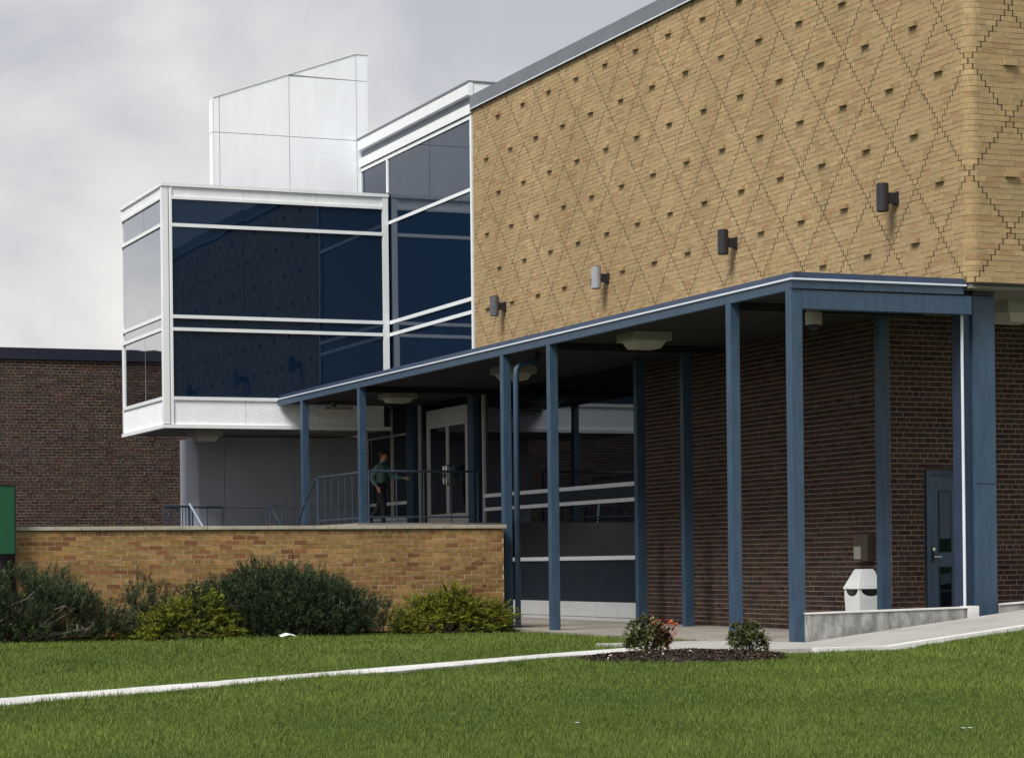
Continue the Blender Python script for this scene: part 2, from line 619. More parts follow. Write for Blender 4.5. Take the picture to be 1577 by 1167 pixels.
def build_ground():
    xs = sorted(set([-900, -400, -150, -60] + [round(-30 + i * 1.0, 3) for i in range(31)] + [round(i * 0.5, 3) for i in range(0, 29)] +
                    [round(14.25 + i * 0.25, 3) for i in range(0, 40)] + [26, 15.08, 15.12, 28, 29.4, 35, 44.9, 45.1, 60, 150, 400, 900]))
    ys = sorted(set([-900, -300, -100, -40, -20, -10] + [round(i * 0.75, 3) for i in range(0, 51)] + [27.33, 27.35, 39, 42, 46, 52, 70, 99, 101, 120, 300, 900, 1600]))
    v = [(x, y, gz(x, y)) for y in ys for x in xs]
    nx = len(xs)
    f = [(j * nx + i, j * nx + i + 1, (j + 1) * nx + i + 1, (j + 1) * nx + i) for j in range(len(ys) - 1) for i in range(nx - 1)]
    o = raw_mesh('lawn', v, f, None, 'lawn', smooth=True)
    structure(o)
    o['label'] = 'mown green lawn spreading in front of the building'
    o['category'] = 'lawn'


build_ground()


def strip(name, near, far, thick, mat, zf, label, cat):
    """paved strip between two polylines, with a real edge"""
    m = MB()
    n = len(near)
    for (x, y) in near: m.v.append((x, y, zf(x, y)))
    for (x, y) in far: m.v.append((x, y, zf(x, y)))
    for (x, y) in near: m.v.append((x, y, zf(x, y) - thick))
    for (x, y) in far: m.v.append((x, y, zf(x, y) - thick))
    for i in range(n - 1):
        m.f.append((i, i + 1, n + i + 1, n + i))
        m.f.append((2 * n + i, i, i + 1, 2 * n + i + 1)[::-1])
        m.f.append((n + i, n + i + 1, 3 * n + i + 1, 3 * n + i))
    m.f.append((0, n, 3 * n, 2 * n)); m.f.append((n - 1, 2 * n - 1, 4 * n - 1, 3 * n - 1))
    o = m.build(name, mat)
    structure(o)
    o['label'] = label
    o['category'] = cat
    return o


# slender concrete path that crosses the lawn: one object per cast slab run
pn = [(-4.2, 13.3), (1.0, 17.5), (3.54, 19.6), (5.64, 21.34), (8.24, 23.28), (11.04, 25.35), (12.45, 26.15), (13.3, 26.30)]
pf = [(-4.6, 14.2), (0.9, 18.5), (3.70, 20.72), (5.92, 22.42), (8.60, 24.35), (11.36, 26.30), (12.75, 27.30), (13.3, 27.80)]
strip('footpath', pn, pf, 0.14, 'path', lambda x, y: -0.020 + 0.028 * max(0.0, min(1.0, (x - 7.0) / 4.0)), 'narrow pale concrete path running diagonally across the lawn', 'path')
# apron and ramped walk in front of the canopy end
xs_ = [13.3, 13.9, 14.5, 15.1, 15.5, 16.0, 17.0, 18.0, 19.0, 20.5, 22.5, 25.5, 29.5]
strip('pavement', [(x, 25.35 + 0.055 * max(0, 17 - x) ** 1.2 * 0.6 + (0.3 if x < 13.6 else 0)) for x in xs_], [(x, 28.35 if x < 15.2 else 27.30) for x in xs_], 0.16, 'ramp',
      lambda x, y: rise(x) + 0.02, 'pale concrete walk ramping up past the canopy corner', 'pavement')
strip('kerb', [(x, 25.19 + 0.055 * max(0, 17 - x) ** 1.2 * 0.6) for x in xs_[2:]], [(x, 25.345 + 0.055 * max(0, 17 - x) ** 1.2 * 0.6) for x in xs_[2:]], 0.18, 'whiteconc',
      lambda x, y: rise(x) + 0.027, 'white concrete edging between ramped walk and lawn', 'kerb')
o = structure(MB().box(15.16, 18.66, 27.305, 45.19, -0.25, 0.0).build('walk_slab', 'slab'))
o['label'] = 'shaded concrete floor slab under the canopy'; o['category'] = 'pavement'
o = structure(MB().box(13.35, 15.155, 28.355, 29.3, -0.2, 0.004).build('apron', 'concrete'))
o['label'] = 'small concrete apron beside the canopy corner'; o['category'] = 'pavement'
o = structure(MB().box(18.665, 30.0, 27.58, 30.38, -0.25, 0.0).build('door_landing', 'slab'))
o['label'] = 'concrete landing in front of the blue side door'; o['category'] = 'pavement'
# raised terrace behind the garden wall and entrance platform
o = structure(MB().box(-6.0, 15.34, 37.66, 60.9, -0.5, 1.62).build('terrace', 'retain'))
o['label'] = 'raised terrace floor behind the brick garden wall'; o['category'] = 'terrace'
o = structure(MB().box(15.345, 18.64, 45.20, 54.2, -0.5, 1.95).build('entrance_platform', 'slab'))
o['label'] = 'raised concrete platform in front of the glass entrance doors'; o['category'] = 'platform'

# ================================================================== MAIN BUILDING
XF, YC = 18.15, 27.43           # upper brick front plane, end plane
XL, YE = 18.70, 30.40           # recessed ground floor planes
BO = (18.15, 27.62, 0.0)
school = thing('school_building', 'yellow brick building with diamond patterned front, glass corner bay and white screen wall', 'building', BO)


def sp(name, mat, x0, x1, y0, y1, z0, z1, parent=None, bevel=0.0):
    o = bx(name, mat, parent or school, BO, x0, x1, y0, y1, z0, z1, bevel)
    if name == 'pane':                      # no pane sits perfectly true
        k, a, b = (0 if x1 - x0 < y1 - y0 else 1), random.uniform(-1, 1) * 0.003, random.uniform(-1, 1) * 0.003
        cx, cz = ((y0 + y1) / 2 - BO[1] if k == 0 else (x0 + x1) / 2 - BO[0]), (z0 + z1) / 2 - BO[2]
        for v in o.data.vertices:
            d = a * (v.co[1 - k] - cx) + b * (v.co[2] - cz)
            v.co[k] += d
    return o


# --- upper wall: diamond pattern of raked joints and projecting bricks
Z0 = 4.868
ROWS = 74
STEP = 0.0648
HALF = 10 * STEP
JT, JR = 0.009, 0.022
ZV = 6.320                      # a lattice vertex sits on the corner at this height
RV = int(round((ZV - Z0) / CO))
path = Cornered(XF, YC, 0.17)
U0 = -(45.74 - (YC + path.r)) - path.q
U1 = 9.0
cells, mort, dark = [], [], []
rows_cut = []
for r in range(ROWS):
    m_ = (r - RV) % 20
    off = (m_ if m_ <= 10 else 20 - m_) * STEP
    cuts = set()
    k = -16
    while 2 * HALF * k < U1 + 2 * HALF:
        cu = 2 * HALF * k
        for s_ in (-1, 1):
            c_ = cu + s_ * off
            if U0 + 0.03 < c_ < U1 - 0.03:
                cuts.add(round(c_, 4))
        k += 1
    rows_cut.append(sorted(cuts))
for r in range(ROWS):
    a, b = Z0 + r * CO, Z0 + (r + 1) * CO
    bounds = [U0] + rows_cut[r] + [U1]
    raked = set(rows_cut[r])
    m_ = (r - RV) % 20
    for s0, s1 in zip(bounds[:-1], bounds[1:]):
        W_ = s1 - s0
        nq = max(1, int(round(W_ / STEP)))
        # centre of this diamond, for the projecting brick
        parts_ = []
        u = s0
        first = {0: 4, 1: 2, 2: 3, 3: 1}[(r * 3) % 4] if nq > 5 else 4
        while u < s1 - 1e-4:
            stp = first * STEP if u == s0 else 4 * STEP
            e = min(u + stp, s1)
            if s1 - e < 0.9 * STEP:
                e = s1
            parts_.append((u, e)); u = e
        proj = None
        um = (s0 + s1) / 2
        if m_ in (0, 10) and W_ > 1.9 * HALF and abs(um) > 0.4:
            proj = um
            ph = 2 * STEP
            left, right = um - 0.103, um + 0.103
            np_ = []
            for (x0, x1) in parts_:
                if x1 <= left or x0 >= right:
                    np_.append((x0, x1))
                else:
                    if left - x0 > 0.03: np_.append((x0, left))
                    if x1 - right > 0.03: np_.append((right, x1))
            np_.append((left, right))
            # close slivers beside the projecting brick
            np_.sort()
            parts_ = []
            for (x0, x1) in np_:
                if parts_ and x0 - parts_[-1][1] > 1e-4:
                    parts_.append((parts_[-1][1], x0))
                parts_.append((x0, x1))
        for (x0, x1) in parts_:
            if x1 - x0 < 0.03:
                continue
            jl = JR if round(x0, 4) in raked else JT
            jr_ = JR if round(x1, 4) in raked else JT
            isp = proj is not None and abs((x0 + x1) / 2 - proj) < 0.01
            std = (not isp) and abs((x1 - x0) - 4 * STEP) < 1e-4 and jl == JT and jr_ == JT
            cells.append((x0 + jl / 2, x1 - jr_ / 2, a + JT / 2, b - JT / 2, 0.056 if isp else 0.0, std))
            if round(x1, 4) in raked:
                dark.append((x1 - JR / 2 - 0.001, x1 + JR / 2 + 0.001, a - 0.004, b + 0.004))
            # head-joint mortar (never on the raked diamond lines)
            if round(x1, 4) not in raked and x1 < U1 - 0.01:
                mort.append((x1 - JT / 2 - 0.001, x1 + JT / 2 + 0.001, a, b))
    # bed joint above this row, left open where the diamond line steps sideways
    if r < ROWS - 1:
        gaps = []
        A_, B_ = rows_cut[r], rows_cut[r + 1]
        for c_ in A_:
            for d_ in B_:
                if 0.5 * STEP < abs(c_ - d_) < 1.5 * STEP:
                    gaps.append((min(c_, d_) - JR / 2, max(c_, d_) + JR / 2))
        gaps.sort()
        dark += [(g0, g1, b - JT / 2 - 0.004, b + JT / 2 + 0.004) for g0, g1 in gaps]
        x = U0
        for g0, g1 in gaps:
            if g0 > x:
                mort.append((x, g0, b - JT / 2 - 0.001, b + JT / 2 + 0.001))
            x = max(x, g1)
        if x < U1:
            mort.append((x, U1, b - JT / 2 - 0.001, b + JT / 2 + 0.001))
# split long mortar strips round the corner
mort2 = []
for (u0, u1, a, b) in mort:
    pts = [u0] + [p for p in (-path.q, path.q) if u0 < p < u1] + [u1]
    mort2 += [(p, q, a, b) for p, q in zip(pts[:-1], pts[1:])]
upper = MB()
r_ = path.r - 0.03
cxa, cya = XF + path.r, YC + path.r
arc = [(cxa - math.cos(t) * r_, cya - math.sin(t) * r_) for t in [i * math.pi / 16 for i in range(9)]]
poly = [(XF + 0.03, 45.72)] + arc + [(27.0, YC + 0.03), (40.0, YC + 0.03), (40.0, 45.72)]
upper.prism(poly, 'z', Z0 + 0.012, 10.52)
upper = upper.build('upper_wall', 'deep', school, BO)
brickwork(path, cells, mort2, upper, BO, 'brick', 'ymortar', 0.0035, (4 * STEP - JT, CO - JT), YEL)
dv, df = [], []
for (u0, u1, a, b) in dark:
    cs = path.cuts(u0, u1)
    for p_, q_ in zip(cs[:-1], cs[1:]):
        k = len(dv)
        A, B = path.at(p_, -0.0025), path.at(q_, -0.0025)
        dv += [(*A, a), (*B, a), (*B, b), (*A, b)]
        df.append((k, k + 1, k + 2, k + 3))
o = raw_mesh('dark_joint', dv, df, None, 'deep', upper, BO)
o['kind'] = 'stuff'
# plain continuation of the end wall outside the picture
sp('end_wall', 'ymortar', XF + path.r + (U1 - path.q), 39.95, YC + 0.004, YC + 0.025, Z0 + 0.01, 10.5)
# metal edge under the brick, soffit
edge = MB()
r2 = path.r
arc2 = [(cxa - math.cos(t) * (r2 + 0.012), cya - math.sin(t) * (r2 + 0.012)) for t in [i * math.pi / 16 for i in range(9)]]
edge.prism([(XF - 0.012, 45.72)] + arc2 + [(40.0, YC - 0.012), (40.0, 45.72)], 'z', 4.838, Z0 - 0.001)
edge.build('shelf_angle', 'soffit', school, BO)
sp('soffit', 'plaster', XF + 0.03, 40.0, YC + 0.03, 54.3, 4.79, 4.836)

# --- coping: separate folded sheets
cop = MB().box(XF + 0.35, 39.9, YC + 0.35, 45.7, 10.50, 10.60).build('roof', 'drain', school, BO)
y = 45.75
first = True
while y > YC - 0.05:
    y1 = max(y - (2.46 if first else 2.6), YC - 0.06)
    first = False
    MB().prism([(XF - 0.055, 10.535), (XF + 0.3, 10.535), (XF + 0.3, 10.80), (XF - 0.055, 10.818)], 'y', y1 + 0.004, y).build('coping_sheet', 'coping', cop, BO)
    MB().box(XF - 0.066, XF - 0.0555, y1 + 0.004, y, 10.528, 10.55).build('drip_edge', 'bright', cop, BO)
    y = y1
x = XF - 0.055
while x < 39.0:
    MB().prism([(YC - 0.06 - 0.001, 10.535), (YC + 0.3, 10.535), (YC + 0.3, 10.80), (YC - 0.061, 10.818)], 'x', x + 0.31 if x < XF else x, x + 2.596).build('coping_sheet', 'coping', cop, BO)
    x += 2.6

# --- curtain wall between brick front and bay
YB = 50.96
cw = sp('curtain_wall', 'seal', XF + 0.06, XF + 0.30, 45.80, 52.90, 4.93, 10.42)
FX0, FX1 = XF - 0.02, XF + 0.055
for z0, z1 in ((10.36, 10.435), (8.862, 8.935), (6.585, 6.665), (6.312, 6.388)):
    yl = 52.86 if z0 > 10 else YB - 0.01
    sp('transom', 'white', FX0 + 0.004, FX1, 45.862, yl, z0, z1, cw)
sp('mullion', 'white', FX0, FX1 + 0.01, 45.775, 45.86, 4.93, 10.44, cw)
sp('mullion', 'white', FX0, FX1 + 0.01, 50.985, 51.075, 9.60, 10.358, cw)
sp('mullion', 'white', FX0, FX1 + 0.01, 52.84, 52.90, 9.60, 10.358, cw)
for z0, z1 in ((4.93, 6.312), (6.388, 6.585), (6.665, 8.862), (8.935, 10.36)):
    sp('pane', 'glass', XF + 0.02, XF + 0.032, 45.862, 50.95 if z0 < 8.9 else 50.984, z0 + 0.002, z1 - 0.002, cw)
sp('pane', 'glass', XF + 0.02, XF + 0.032, 51.077, 52.838, 9.60, 10.358, cw)
sp('lower_band', 'white', XF - 0.05, XF + 0.3, 45.76, 52.90, 10.462, 10.66, cw)
sp('shadow_gap', 'seal', XF + 0.01, XF + 0.3, 45.79, 52.90, 10.436, 10.461, cw)
sp('grey_band', 'greyband', XF + 0.04, XF + 0.3, 45.77, 52.90, 10.661, 10.859, cw)
sp('fascia', 'white', XF - 0.07, XF + 2.5, 45.755, 52.90, 10.86, 11.10, cw)
sp('cap', 'coping', XF - 0.085, XF + 2.52, 45.74, 52.90, 11.101, 11.145, cw)
sp('parapet_return', 'coping', XF + 0.32, XF + 2.49, 45.752, 45.79, 10.6, 10.858, cw)
sp('corner_trim', 'white', XF - 0.075, XF + 0.02, 45.738, 45.7545, 10.83, 11.10, cw)

# --- glazed corner bay
XB = 12.86
bay = sp('bay', 'seal', XB + 0.12, 18.10, YB + 0.12, 54.80, 4.30, 9.50)
sp('roof', 'drain', XB + 0.05, 18.14, YB + 0.05, 54.85, 9.50, 9.545, bay)
sp('soffit', 'plaster', XB + 0.03, 18.14, YB + 0.03, 54.85, 4.19, 4.245, bay)
# corner posts
sp('corner_post', 'white', XB, XB + 0.205, YB, YB + 0.16, 4.262, 9.482, bay)
sp('corner_post', 'white', 17.985, 18.125, YB - 0.01, YB + 0.15, 4.93, 9.482, bay)
sp('corner_post', 'white', XB, XB + 0.10, 54.78, 54.90, 4.262, 9.482, bay)
sp('joint_bead', 'greyband', XB + 0.135, XB + 0.15, YB - 0.004, YB - 0.0005, 4.27, 9.48, bay)
# trims
sp('top_trim', 'white', XB - 0.02, 18.14, YB - 0.025, YB + 0.14, 9.484, 9.556, bay)
sp('top_trim', 'white', XB - 0.02, XB + 0.12, YB + 0.142, 54.92, 9.484, 9.556, bay)
sp('bottom_trim', 'white', XB - 0.025, 18.14, YB - 0.03, YB + 0.14, 4.168, 4.248, bay)
sp('bottom_trim', 'white', XB - 0.025, XB + 0.12, YB + 0.142, 54.92, 4.168, 4.248, bay)
jx = [XB + 0.207, 14.72, 16.42, 17.983]
jy = [YB + 0.162, 52.75, 54.778]
for i in range(3):
    a, b = jx[i] + (0.004 if i else 0), jx[i + 1] - 0.004
    sp('head_panel', 'white', a, b, YB + 0.02, YB + 0.06, 9.27, 9.482, bay)
    sp('base_panel', 'panel', a, b, YB + 0.02, YB + 0.06, 4.25, 4.785, bay)
for i in range(2):
    a, b = jy[i] + (0.004 if i else 0), jy[i + 1] - 0.004
    sp('head_panel', 'white', XB + 0.02, XB + 0.06, a, b, 9.27, 9.482, bay)
    sp('base_panel', 'panel', XB + 0.02, XB + 0.06, a, b, 4.25, 4.785, bay)
LV = [(4.862, 6.31), (6.384, 6.585), (6.661, 8.60), (8.676, 9.205)]
for z0, z1 in ((4.787, 4.862), (6.31, 6.384), (6.585, 6.661), (8.60, 8.676), (9.205, 9.268)):
    sp('transom', 'white', jx[0], jx[3], YB - 0.015, YB + 0.06, z0, z1, bay)
    sp('transom', 'white', XB - 0.015, XB + 0.06, jy[0], jy[2], z0, z1, bay)
for z0, z1 in LV:
    for i in range(3):
        sp('pane', 'glass', jx[i] + 0.003, jx[i + 1] - 0.003, YB + 0.03, YB + 0.042, z0 + 0.001, z1 - 0.001, bay)
    for i in range(2):
        sp('pane', 'sideglass', XB + 0.03, XB + 0.042, jy[i] + 0.003, jy[i + 1] - 0.003, z0 + 0.001, z1 - 0.001, bay)
sp('stop', 'white', jx[0] - 0.03, jx[0] + 0.012, YB - 0.012, YB + 0.05, 4.25, 9.48, bay)

# --- white screen wall above the bay
YT = 52.95
tw = MB().prism([(14.60, 9.3), (18.36, 9.3), (18.36, 13.14), (18.06, 13.14), (14.60, 11.90)], 'y', YT + 0.045, YT + 0.30).build('screen_wall', 'alu', school, BO)


def tpanel(poly):
    MB().prism(poly, 'y', YT, YT + 0.05).build('panel', 'panel', tw, BO)


g = 0.007


def ztop(x):
    return 11.90 + (min(x, 18.06) - 14.60) * (13.14 - 11.90) / (18.06 - 14.60)


X0, X1, X2, X3, X4 = 14.60, 14.74, 16.42, 18.075, 18.36
for a, b in ((X0, X1), (X1, X2), (X2, X3), (X3, X4)):
    a_, b_ = a + g, b - g
    tpanel([(a_, 9.32), (b_, 9.32), (b_, 11.11 - g), (a_, 11.11 - g)])
    if a < X2:
        tpanel([(a_, 11.11 + g), (b_, 11.11 + g), (b_, ztop(b_)), (a_, ztop(a_))])
    else:
        tpanel([(a_, 11.11 + g), (b_, 11.11 + g), (b_, 12.52 - g), (a_, min(12.52 - g, ztop(a_)))])
        if a < X3:
            tpanel([(a_ + 0.02, 12.52 + g + 0.035), (b_, 12.52 + g), (b_, ztop(b_))])
        else:
            tpanel([(a_, 12.52 + g), (b_, 12.52 + g), (b_, 13.14), (a_, 13.14)])
MB().prism([(14.59, 11.90), (18.06, 13.143), (18.375, 13.143), (18.375, 13.185), (18.05, 13.185), (14.59, 11.945)], 'y', YT - 0.015, YT + 0.315).build('cap', 'white', tw, BO)
for z0, z1 in ((9.32, 11.10), (11.12, 11.88)):
    MB().box(14.575, 14.598, YT + 0.005, YT + 0.295, z0, z1).build('edge_panel', 'panel', tw, BO)

# --- ground floor: grey panelled wall below the bay
lw = sp('lower_wall', 'seal', 14.56, 18.60, 54.36, 56.0, 1.6, 4.185)
jxs = [14.51, 15.14, 16.85, 18.62]
for i in range(3):
    for z0, z1 in ((1.6, 2.485), (2.495, 4.17)):
        sp('panel', 'grwall', jxs[i] + 0.005, jxs[i + 1] - 0.005, 54.30, 54.355, z0, z1, lw)
sp('panel', 'grwall', 14.51, 14.55, 54.36, 56.0, 1.6, 4.17, lw)

# --- ground floor: glazed wall with entrance doors
gw = sp('glazed_wall', 'seal', XL + 0.10, XL + 0.4, 39.0, 54.29, -0.1, 4.78)
GX0, GX1 = XL - 0.03, XL + 0.04


def gpart(name, mat, y0, y1, z0, z1, x0=GX0, x1=GX1, parent=None):
    return sp(name, mat, x0, x1, y0, y1, z0, z1, parent or gw)


# bay next to the brick: two lights, bars and white base panels
seg_ = [(39.02, 43.03), (43.09, 46.62)]
for y0, y1 in seg_:
    for a_, b_ in ((y0, 40.97 if y0 < 40 else 44.9), (40.975 if y0 < 40 else 44.905, y1)):
        gpart('base_panel', 'base', a_ + 0.003, b_ - 0.003, 0.075, 0.355)
        gpart('skirting', 'base', a_ + 0.003, b_ - 0.003, 0.0, 0.07, GX0 + 0.012, GX1)
    gpart('slate_panel', 'dkpanel', y0, y1, 0.36, 1.15, XL + 0.02, XL + 0.05)
    gpart('transom', 'white', y0, y1, 1.15, 1.225)
    gpart('pane', 'glassg', y0, y1, 1.226, 2.22, XL + 0.02, XL + 0.03)
    gpart('transom', 'white', y0, y1, 2.22, 2.29)
    gpart('slate_panel', 'dkpanel', y0, y1, 2.291, 2.505, XL + 0.01, XL + 0.04)
    gpart('transom', 'white', y0, y1, 2.505, 2.58)
    gpart('pane', 'glassg', y0, y1, 2.581, 4.76, XL + 0.02, XL + 0.03)
for y0 in (43.035,):
    gpart('mullion', 'blue', y0, y0 + 0.05, 0.0, 4.77, XL + 0.005, XL + 0.045)
gpart('mullion', 'alu', 46.63, 46.70, 1.9, 4.77)
gpart('post', 'blue', 46.98, 47.30, 1.9, 4.77, XL - 0.12, XL + 0.05)
gpart('infill', 'dkpanel', 46.70, 46.975, 1.95, 4.76, XL + 0.02, XL + 0.05)
gpart('infill', 'dkpanel', 47.30, 47.50, 1.95, 4.76, XL + 0.02, XL + 0.05)
# doors
gpart('door_frame', 'alu', 47.55, 47.64, 1.95, 4.55)
gpart('door_frame', 'alu', 49.98, 50.07, 1.95, 4.55)
gpart('door_header', 'alu', 47.645, 49.975, 4.24, 4.55)
gpart('pane', 'glassg', 47.645, 49.975, 4.56, 4.76, XL + 0.02, XL + 0.03)
for y0, y1 in ((47.645, 48.80), (48.815, 49.975)):
    d = gpart('door', 'glassg', y0 + 0.075, y1 - 0.075, 2.22, 4.145, XL + 0.0, XL + 0.012)
    for a, b, c, e in ((y0, y0 + 0.07, 1.96, 4.235), (y1 - 0.07, y1, 1.96, 4.235)):
        gpart('stile', 'alu', a, b, c, e, XL - 0.02, XL + 0.03, d)
    gpart('rail', 'alu', y0 + 0.071, y1 - 0.071, 1.96, 2.218, XL - 0.019, XL + 0.029, d)
    gpart('rail', 'alu', y0 + 0.071, y1 - 0.071, 4.147, 4.235, XL - 0.019, XL + 0.029, d)
    yy = 48.72 if y0 < 48 else 48.89
    MB().tube([(XL - 0.02, yy, 2.86), (XL - 0.075, yy, 2.88), (XL - 0.085, yy, 3.0), (XL - 0.085, yy, 3.14), (XL - 0.075, yy, 3.26), (XL - 0.02, yy, 3.28)], 0.022, 8).build('handle', 'steel', d, BO)
gpart('mullion', 'alu', 50.55, 50.62, 1.95, 4.76)
gpart('pane', 'glassg', 50.08, 50.545, 2.0, 4.76, XL + 0.02, XL + 0.03)
gpart('post', 'blue', 50.80, 51.23, 1.9, 4.77, XL - 0.10, XL + 0.05)
gpart('infill', 'dkpanel', 50.625, 50.795, 1.95, 4.76, XL + 0.02, XL + 0.05)
for y0, y1 in ((51.24, 52.43), (52.51, 54.25)):
    gpart('base_panel', 'grpanel', y0, y1, 1.95, 2.14)
    gpart('transom', 'white', y0, y1, 2.15, 2.215)
    gpart('slate_panel', 'dkpanel', y0, y1, 2.216, 2.50, XL + 0.02, XL + 0.05)
    gpart('transom', 'white', y0, y1, 2.505, 2.575)
    gpart('pane', 'glassg', y0, y1, 2.576, 4.10, XL + 0.02, XL + 0.03)
    gpart('transom', 'alu', y0, y1, 4.102, 4.15)
    gpart('head_panel', 'dkpanel', y0, y1, 4.152, 4.76, XL + 0.01, XL + 0.05)
gpart('mullion', 'alu', 52.435, 52.505, 1.95, 4.76)

# --- ground floor: dark brick, recessed
gb = sp('ground_floor_wall', 'deep', XL + 0.03, 39.5, YE + 0.03, 38.98, -0.15, 4.785)
pth = Straight(XL, 39.0, -math.pi / 2)
cells, mort = header_bond(39.0 - YE, 0.0, 4.79, CO, 0.232, 0.011, 6, 2)
brickwork(pth, cells, mort, gb, BO, 'dbrick', 'dmortar', 0.005, (0.232 - 0.011, CO - 0.011), DRK, 0.03)
pth = Straight(XL + 0.002, YE, 0.0)
cells, mort = header_bond(8.0, 0.0, 4.79, CO, 0.232, 0.011, 6, 2, holes=[(0.58, 1.66, 0.0, 2.43)])
brickwork(pth, cells, mort, gb, BO, 'dbrick', 'dmortar', 0.005, (0.232 - 0.011, CO - 0.011), DRK, 0.03, max_single=220)
# slim blue posts under the overhanging front
for yy in (37.845, 36.006, 29.679):
    sp('overhang_post', 'blue', 18.08, 18.25, yy, yy + 0.13, -0.02, 4.70, None, 0.005)
# blue side door with two lights
sd = sp('side_door', 'blue', 19.30, 20.34, YE + 0.012, YE + 0.05, 0.0, 2.40)
for (a, b, c, e) in ((19.30, 19.37, 0.0, 2.43), (20.27, 20.34, 0.0, 2.43)):
    sp('door_frame', 'blue', a, b, YE - 0.03, YE + 0.011, c, e, sd)
sp('door_frame', 'dkblue', 19.372, 20.268, YE - 0.028, YE + 0.011, 2.345, 2.43, sd)
for (z0, z1) in ((1.20, 2.11), (0.20, 0.97)):
    sp('pane', 'glassg', 19.545, 19.735, YE + 0.004, YE + 0.0115, z0, z1, sd)
    sp('glazing_bead', 'seal', 19.53, 19.544, YE + 0.0, YE + 0.0118, z0 - 0.014, z1 + 0.014, sd)
    sp('glazing_bead', 'seal', 19.736, 19.75, YE + 0.0, YE + 0.0118, z0 - 0.014, z1 + 0.014, sd)
    sp('glazing_bead', 'seal', 19.5445, 19.7355, YE + 0.0, YE + 0.0118, z1 + 0.001, z1 + 0.014, sd)
sp('lock_plate', 'seal', 19.395, 19.445, YE + 0.003, YE + 0.0117, 1.05, 1.28, sd, 0.003)
MB().tube([(19.42, YE + 0.004, 1.13), (19.42, YE - 0.05, 1.13), (19.44, YE - 0.06, 1.13), (19.53, YE - 0.06, 1.125)], 0.014, 8).build('handle', 'steel', sd, BO)
MB().tube([(19.42, YE + 0.004, 1.245), (19.42, YE - 0.03, 1.245)], 0.026, 10).build('lock', 'steel', sd, BO)
# large box column under the corner, with conduit
pc = sp('corner_column', 'blue', 18.41, 18.765, 27.75, 28.10, 0.1, 4.835)
sp('side_plate', 'dkblue', 18.27, 18.408, 27.80, 28.06, 0.1, 4.835, pc)
sp('seam', 'dkblue', 18.405, 18.77, 27.746, 27.7495, 2.125, 2.14, pc)
MB().tube([(18.225, 27.74, 0.40), (18.225, 27.74, 4.60)], 0.021, 8).build('conduit', 'bright', pc, BO)

# ================================================================== CANOPY
XC = 15.44
CO_ = (XC, 27.55, 0.0)
can = thing('canopy', 'long blue steel canopy on slim square columns along the brick front', 'canopy', CO_)


def cp(name, mat, x0, x1, y0, y1, z0, z1, parent=None, bevel=0.0):
    return bx(name, mat, parent or can, CO_, x0, x1, y0, y1, z0, z1, bevel)


CY0, CY1 = 27.56, 50.93
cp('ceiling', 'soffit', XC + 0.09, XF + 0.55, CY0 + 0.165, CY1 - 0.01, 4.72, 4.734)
roof = cp('roof', 'dkblue', XC + 0.09, XF - 0.016, CY0 + 0.09, CY1, 4.735, 4.905)
# flashing, drip edge and fascia: front and end
MB().prism([(XC + 0.02, 4.842), (XC + 0.12, 4.842), (XC + 0.12, 4.925), (XC + 0.05, 4.925)], 'y', CY0 - 0.02, CY1).build('flashing', 'dkblue', roof, CO_)
cp('drip_edge', 'bright', XC - 0.015, XC + 0.088, CY0 + 0.001, CY1, 4.815, 4.840, roof)
cp('fascia', 'blue', XC + 0.01, XC + 0.088, CY0 + 0.02, CY1, 4.685, 4.813, roof)
MB().prism([(CY0 - 0.03, 4.842), (CY0 + 0.088, 4.842), (CY0 + 0.088, 4.925), (CY0 + 0.0, 4.925)], 'x', XC + 0.125, XF + 0.02).build('flashing', 'dkblue', roof, CO_)
cp('drip_edge', 'bright', XC - 0.015, XF + 0.01, CY0 - 0.055, CY0 - 0.001, 4.815, 4.840, roof)
cp('fascia', 'blue', XC + 0.01, XF - 0.03, CY0 - 0.03, CY0 + 0.018, 4.705, 4.813, roof)
cp('end_beam', 'blue', XC + 0.17, 18.262, CY0 - 0.012, CY0 + 0.16, 4.44, 4.688)
for yy in (29.4, 35.7, 45.4):
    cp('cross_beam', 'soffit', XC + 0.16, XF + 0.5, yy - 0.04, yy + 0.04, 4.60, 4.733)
for i, yc in enumerate((27.62, 29.35, 35.69, 37.71, 45.36, 49.19)):
    zb = 1.90 if i > 3 else -0.03
    wd = 0.165 if i == 0 else 0.145
    MB().box(XC + 0.012, XC + 0.012 + wd, yc - 0.065, yc - 0.065 + wd, zb, 4.70).build('column', 'blue', can, CO_, 0.006)
# downpipe
MB().tube([(16.05, 37.45, 4.70), (15.98, 37.44, 4.57), (15.80, 37.42, 4.53), (15.66, 37.405, 4.50), (15.60, 37.40, 4.42), (15.59, 37.40, 4.30), (15.58, 37.40, 0.0)], 0.05, 10).build('downpipe', 'blue', can, CO_, smooth=True)


# ================================================================== LAMPS
def ceiling_lamp(x, y, z, label, w=0.66, h=0.26, stem=0.0):
    t = thing('ceiling_lamp', label, 'lamp', (x, y, z), 'stepped ceiling lamps')
    m = MB()
    if stem:
        m.box(-0.05, 0.05, -0.05, 0.05, -stem, 0.01)
    m.box(-w / 2, w / 2, -w / 2, w / 2, -stem - h * 0.56, -stem + (0.0 if stem else 0.005))
    m.build('housing', 'lampbox', t, bevel=0)
    m = MB()
    m.frustum(0, 0, -stem - h, -stem - h * 0.57, w * 0.30, w * 0.30, w * 0.40, w * 0.40)
    m.build('diffuser', 'lamplens', t)
    return t


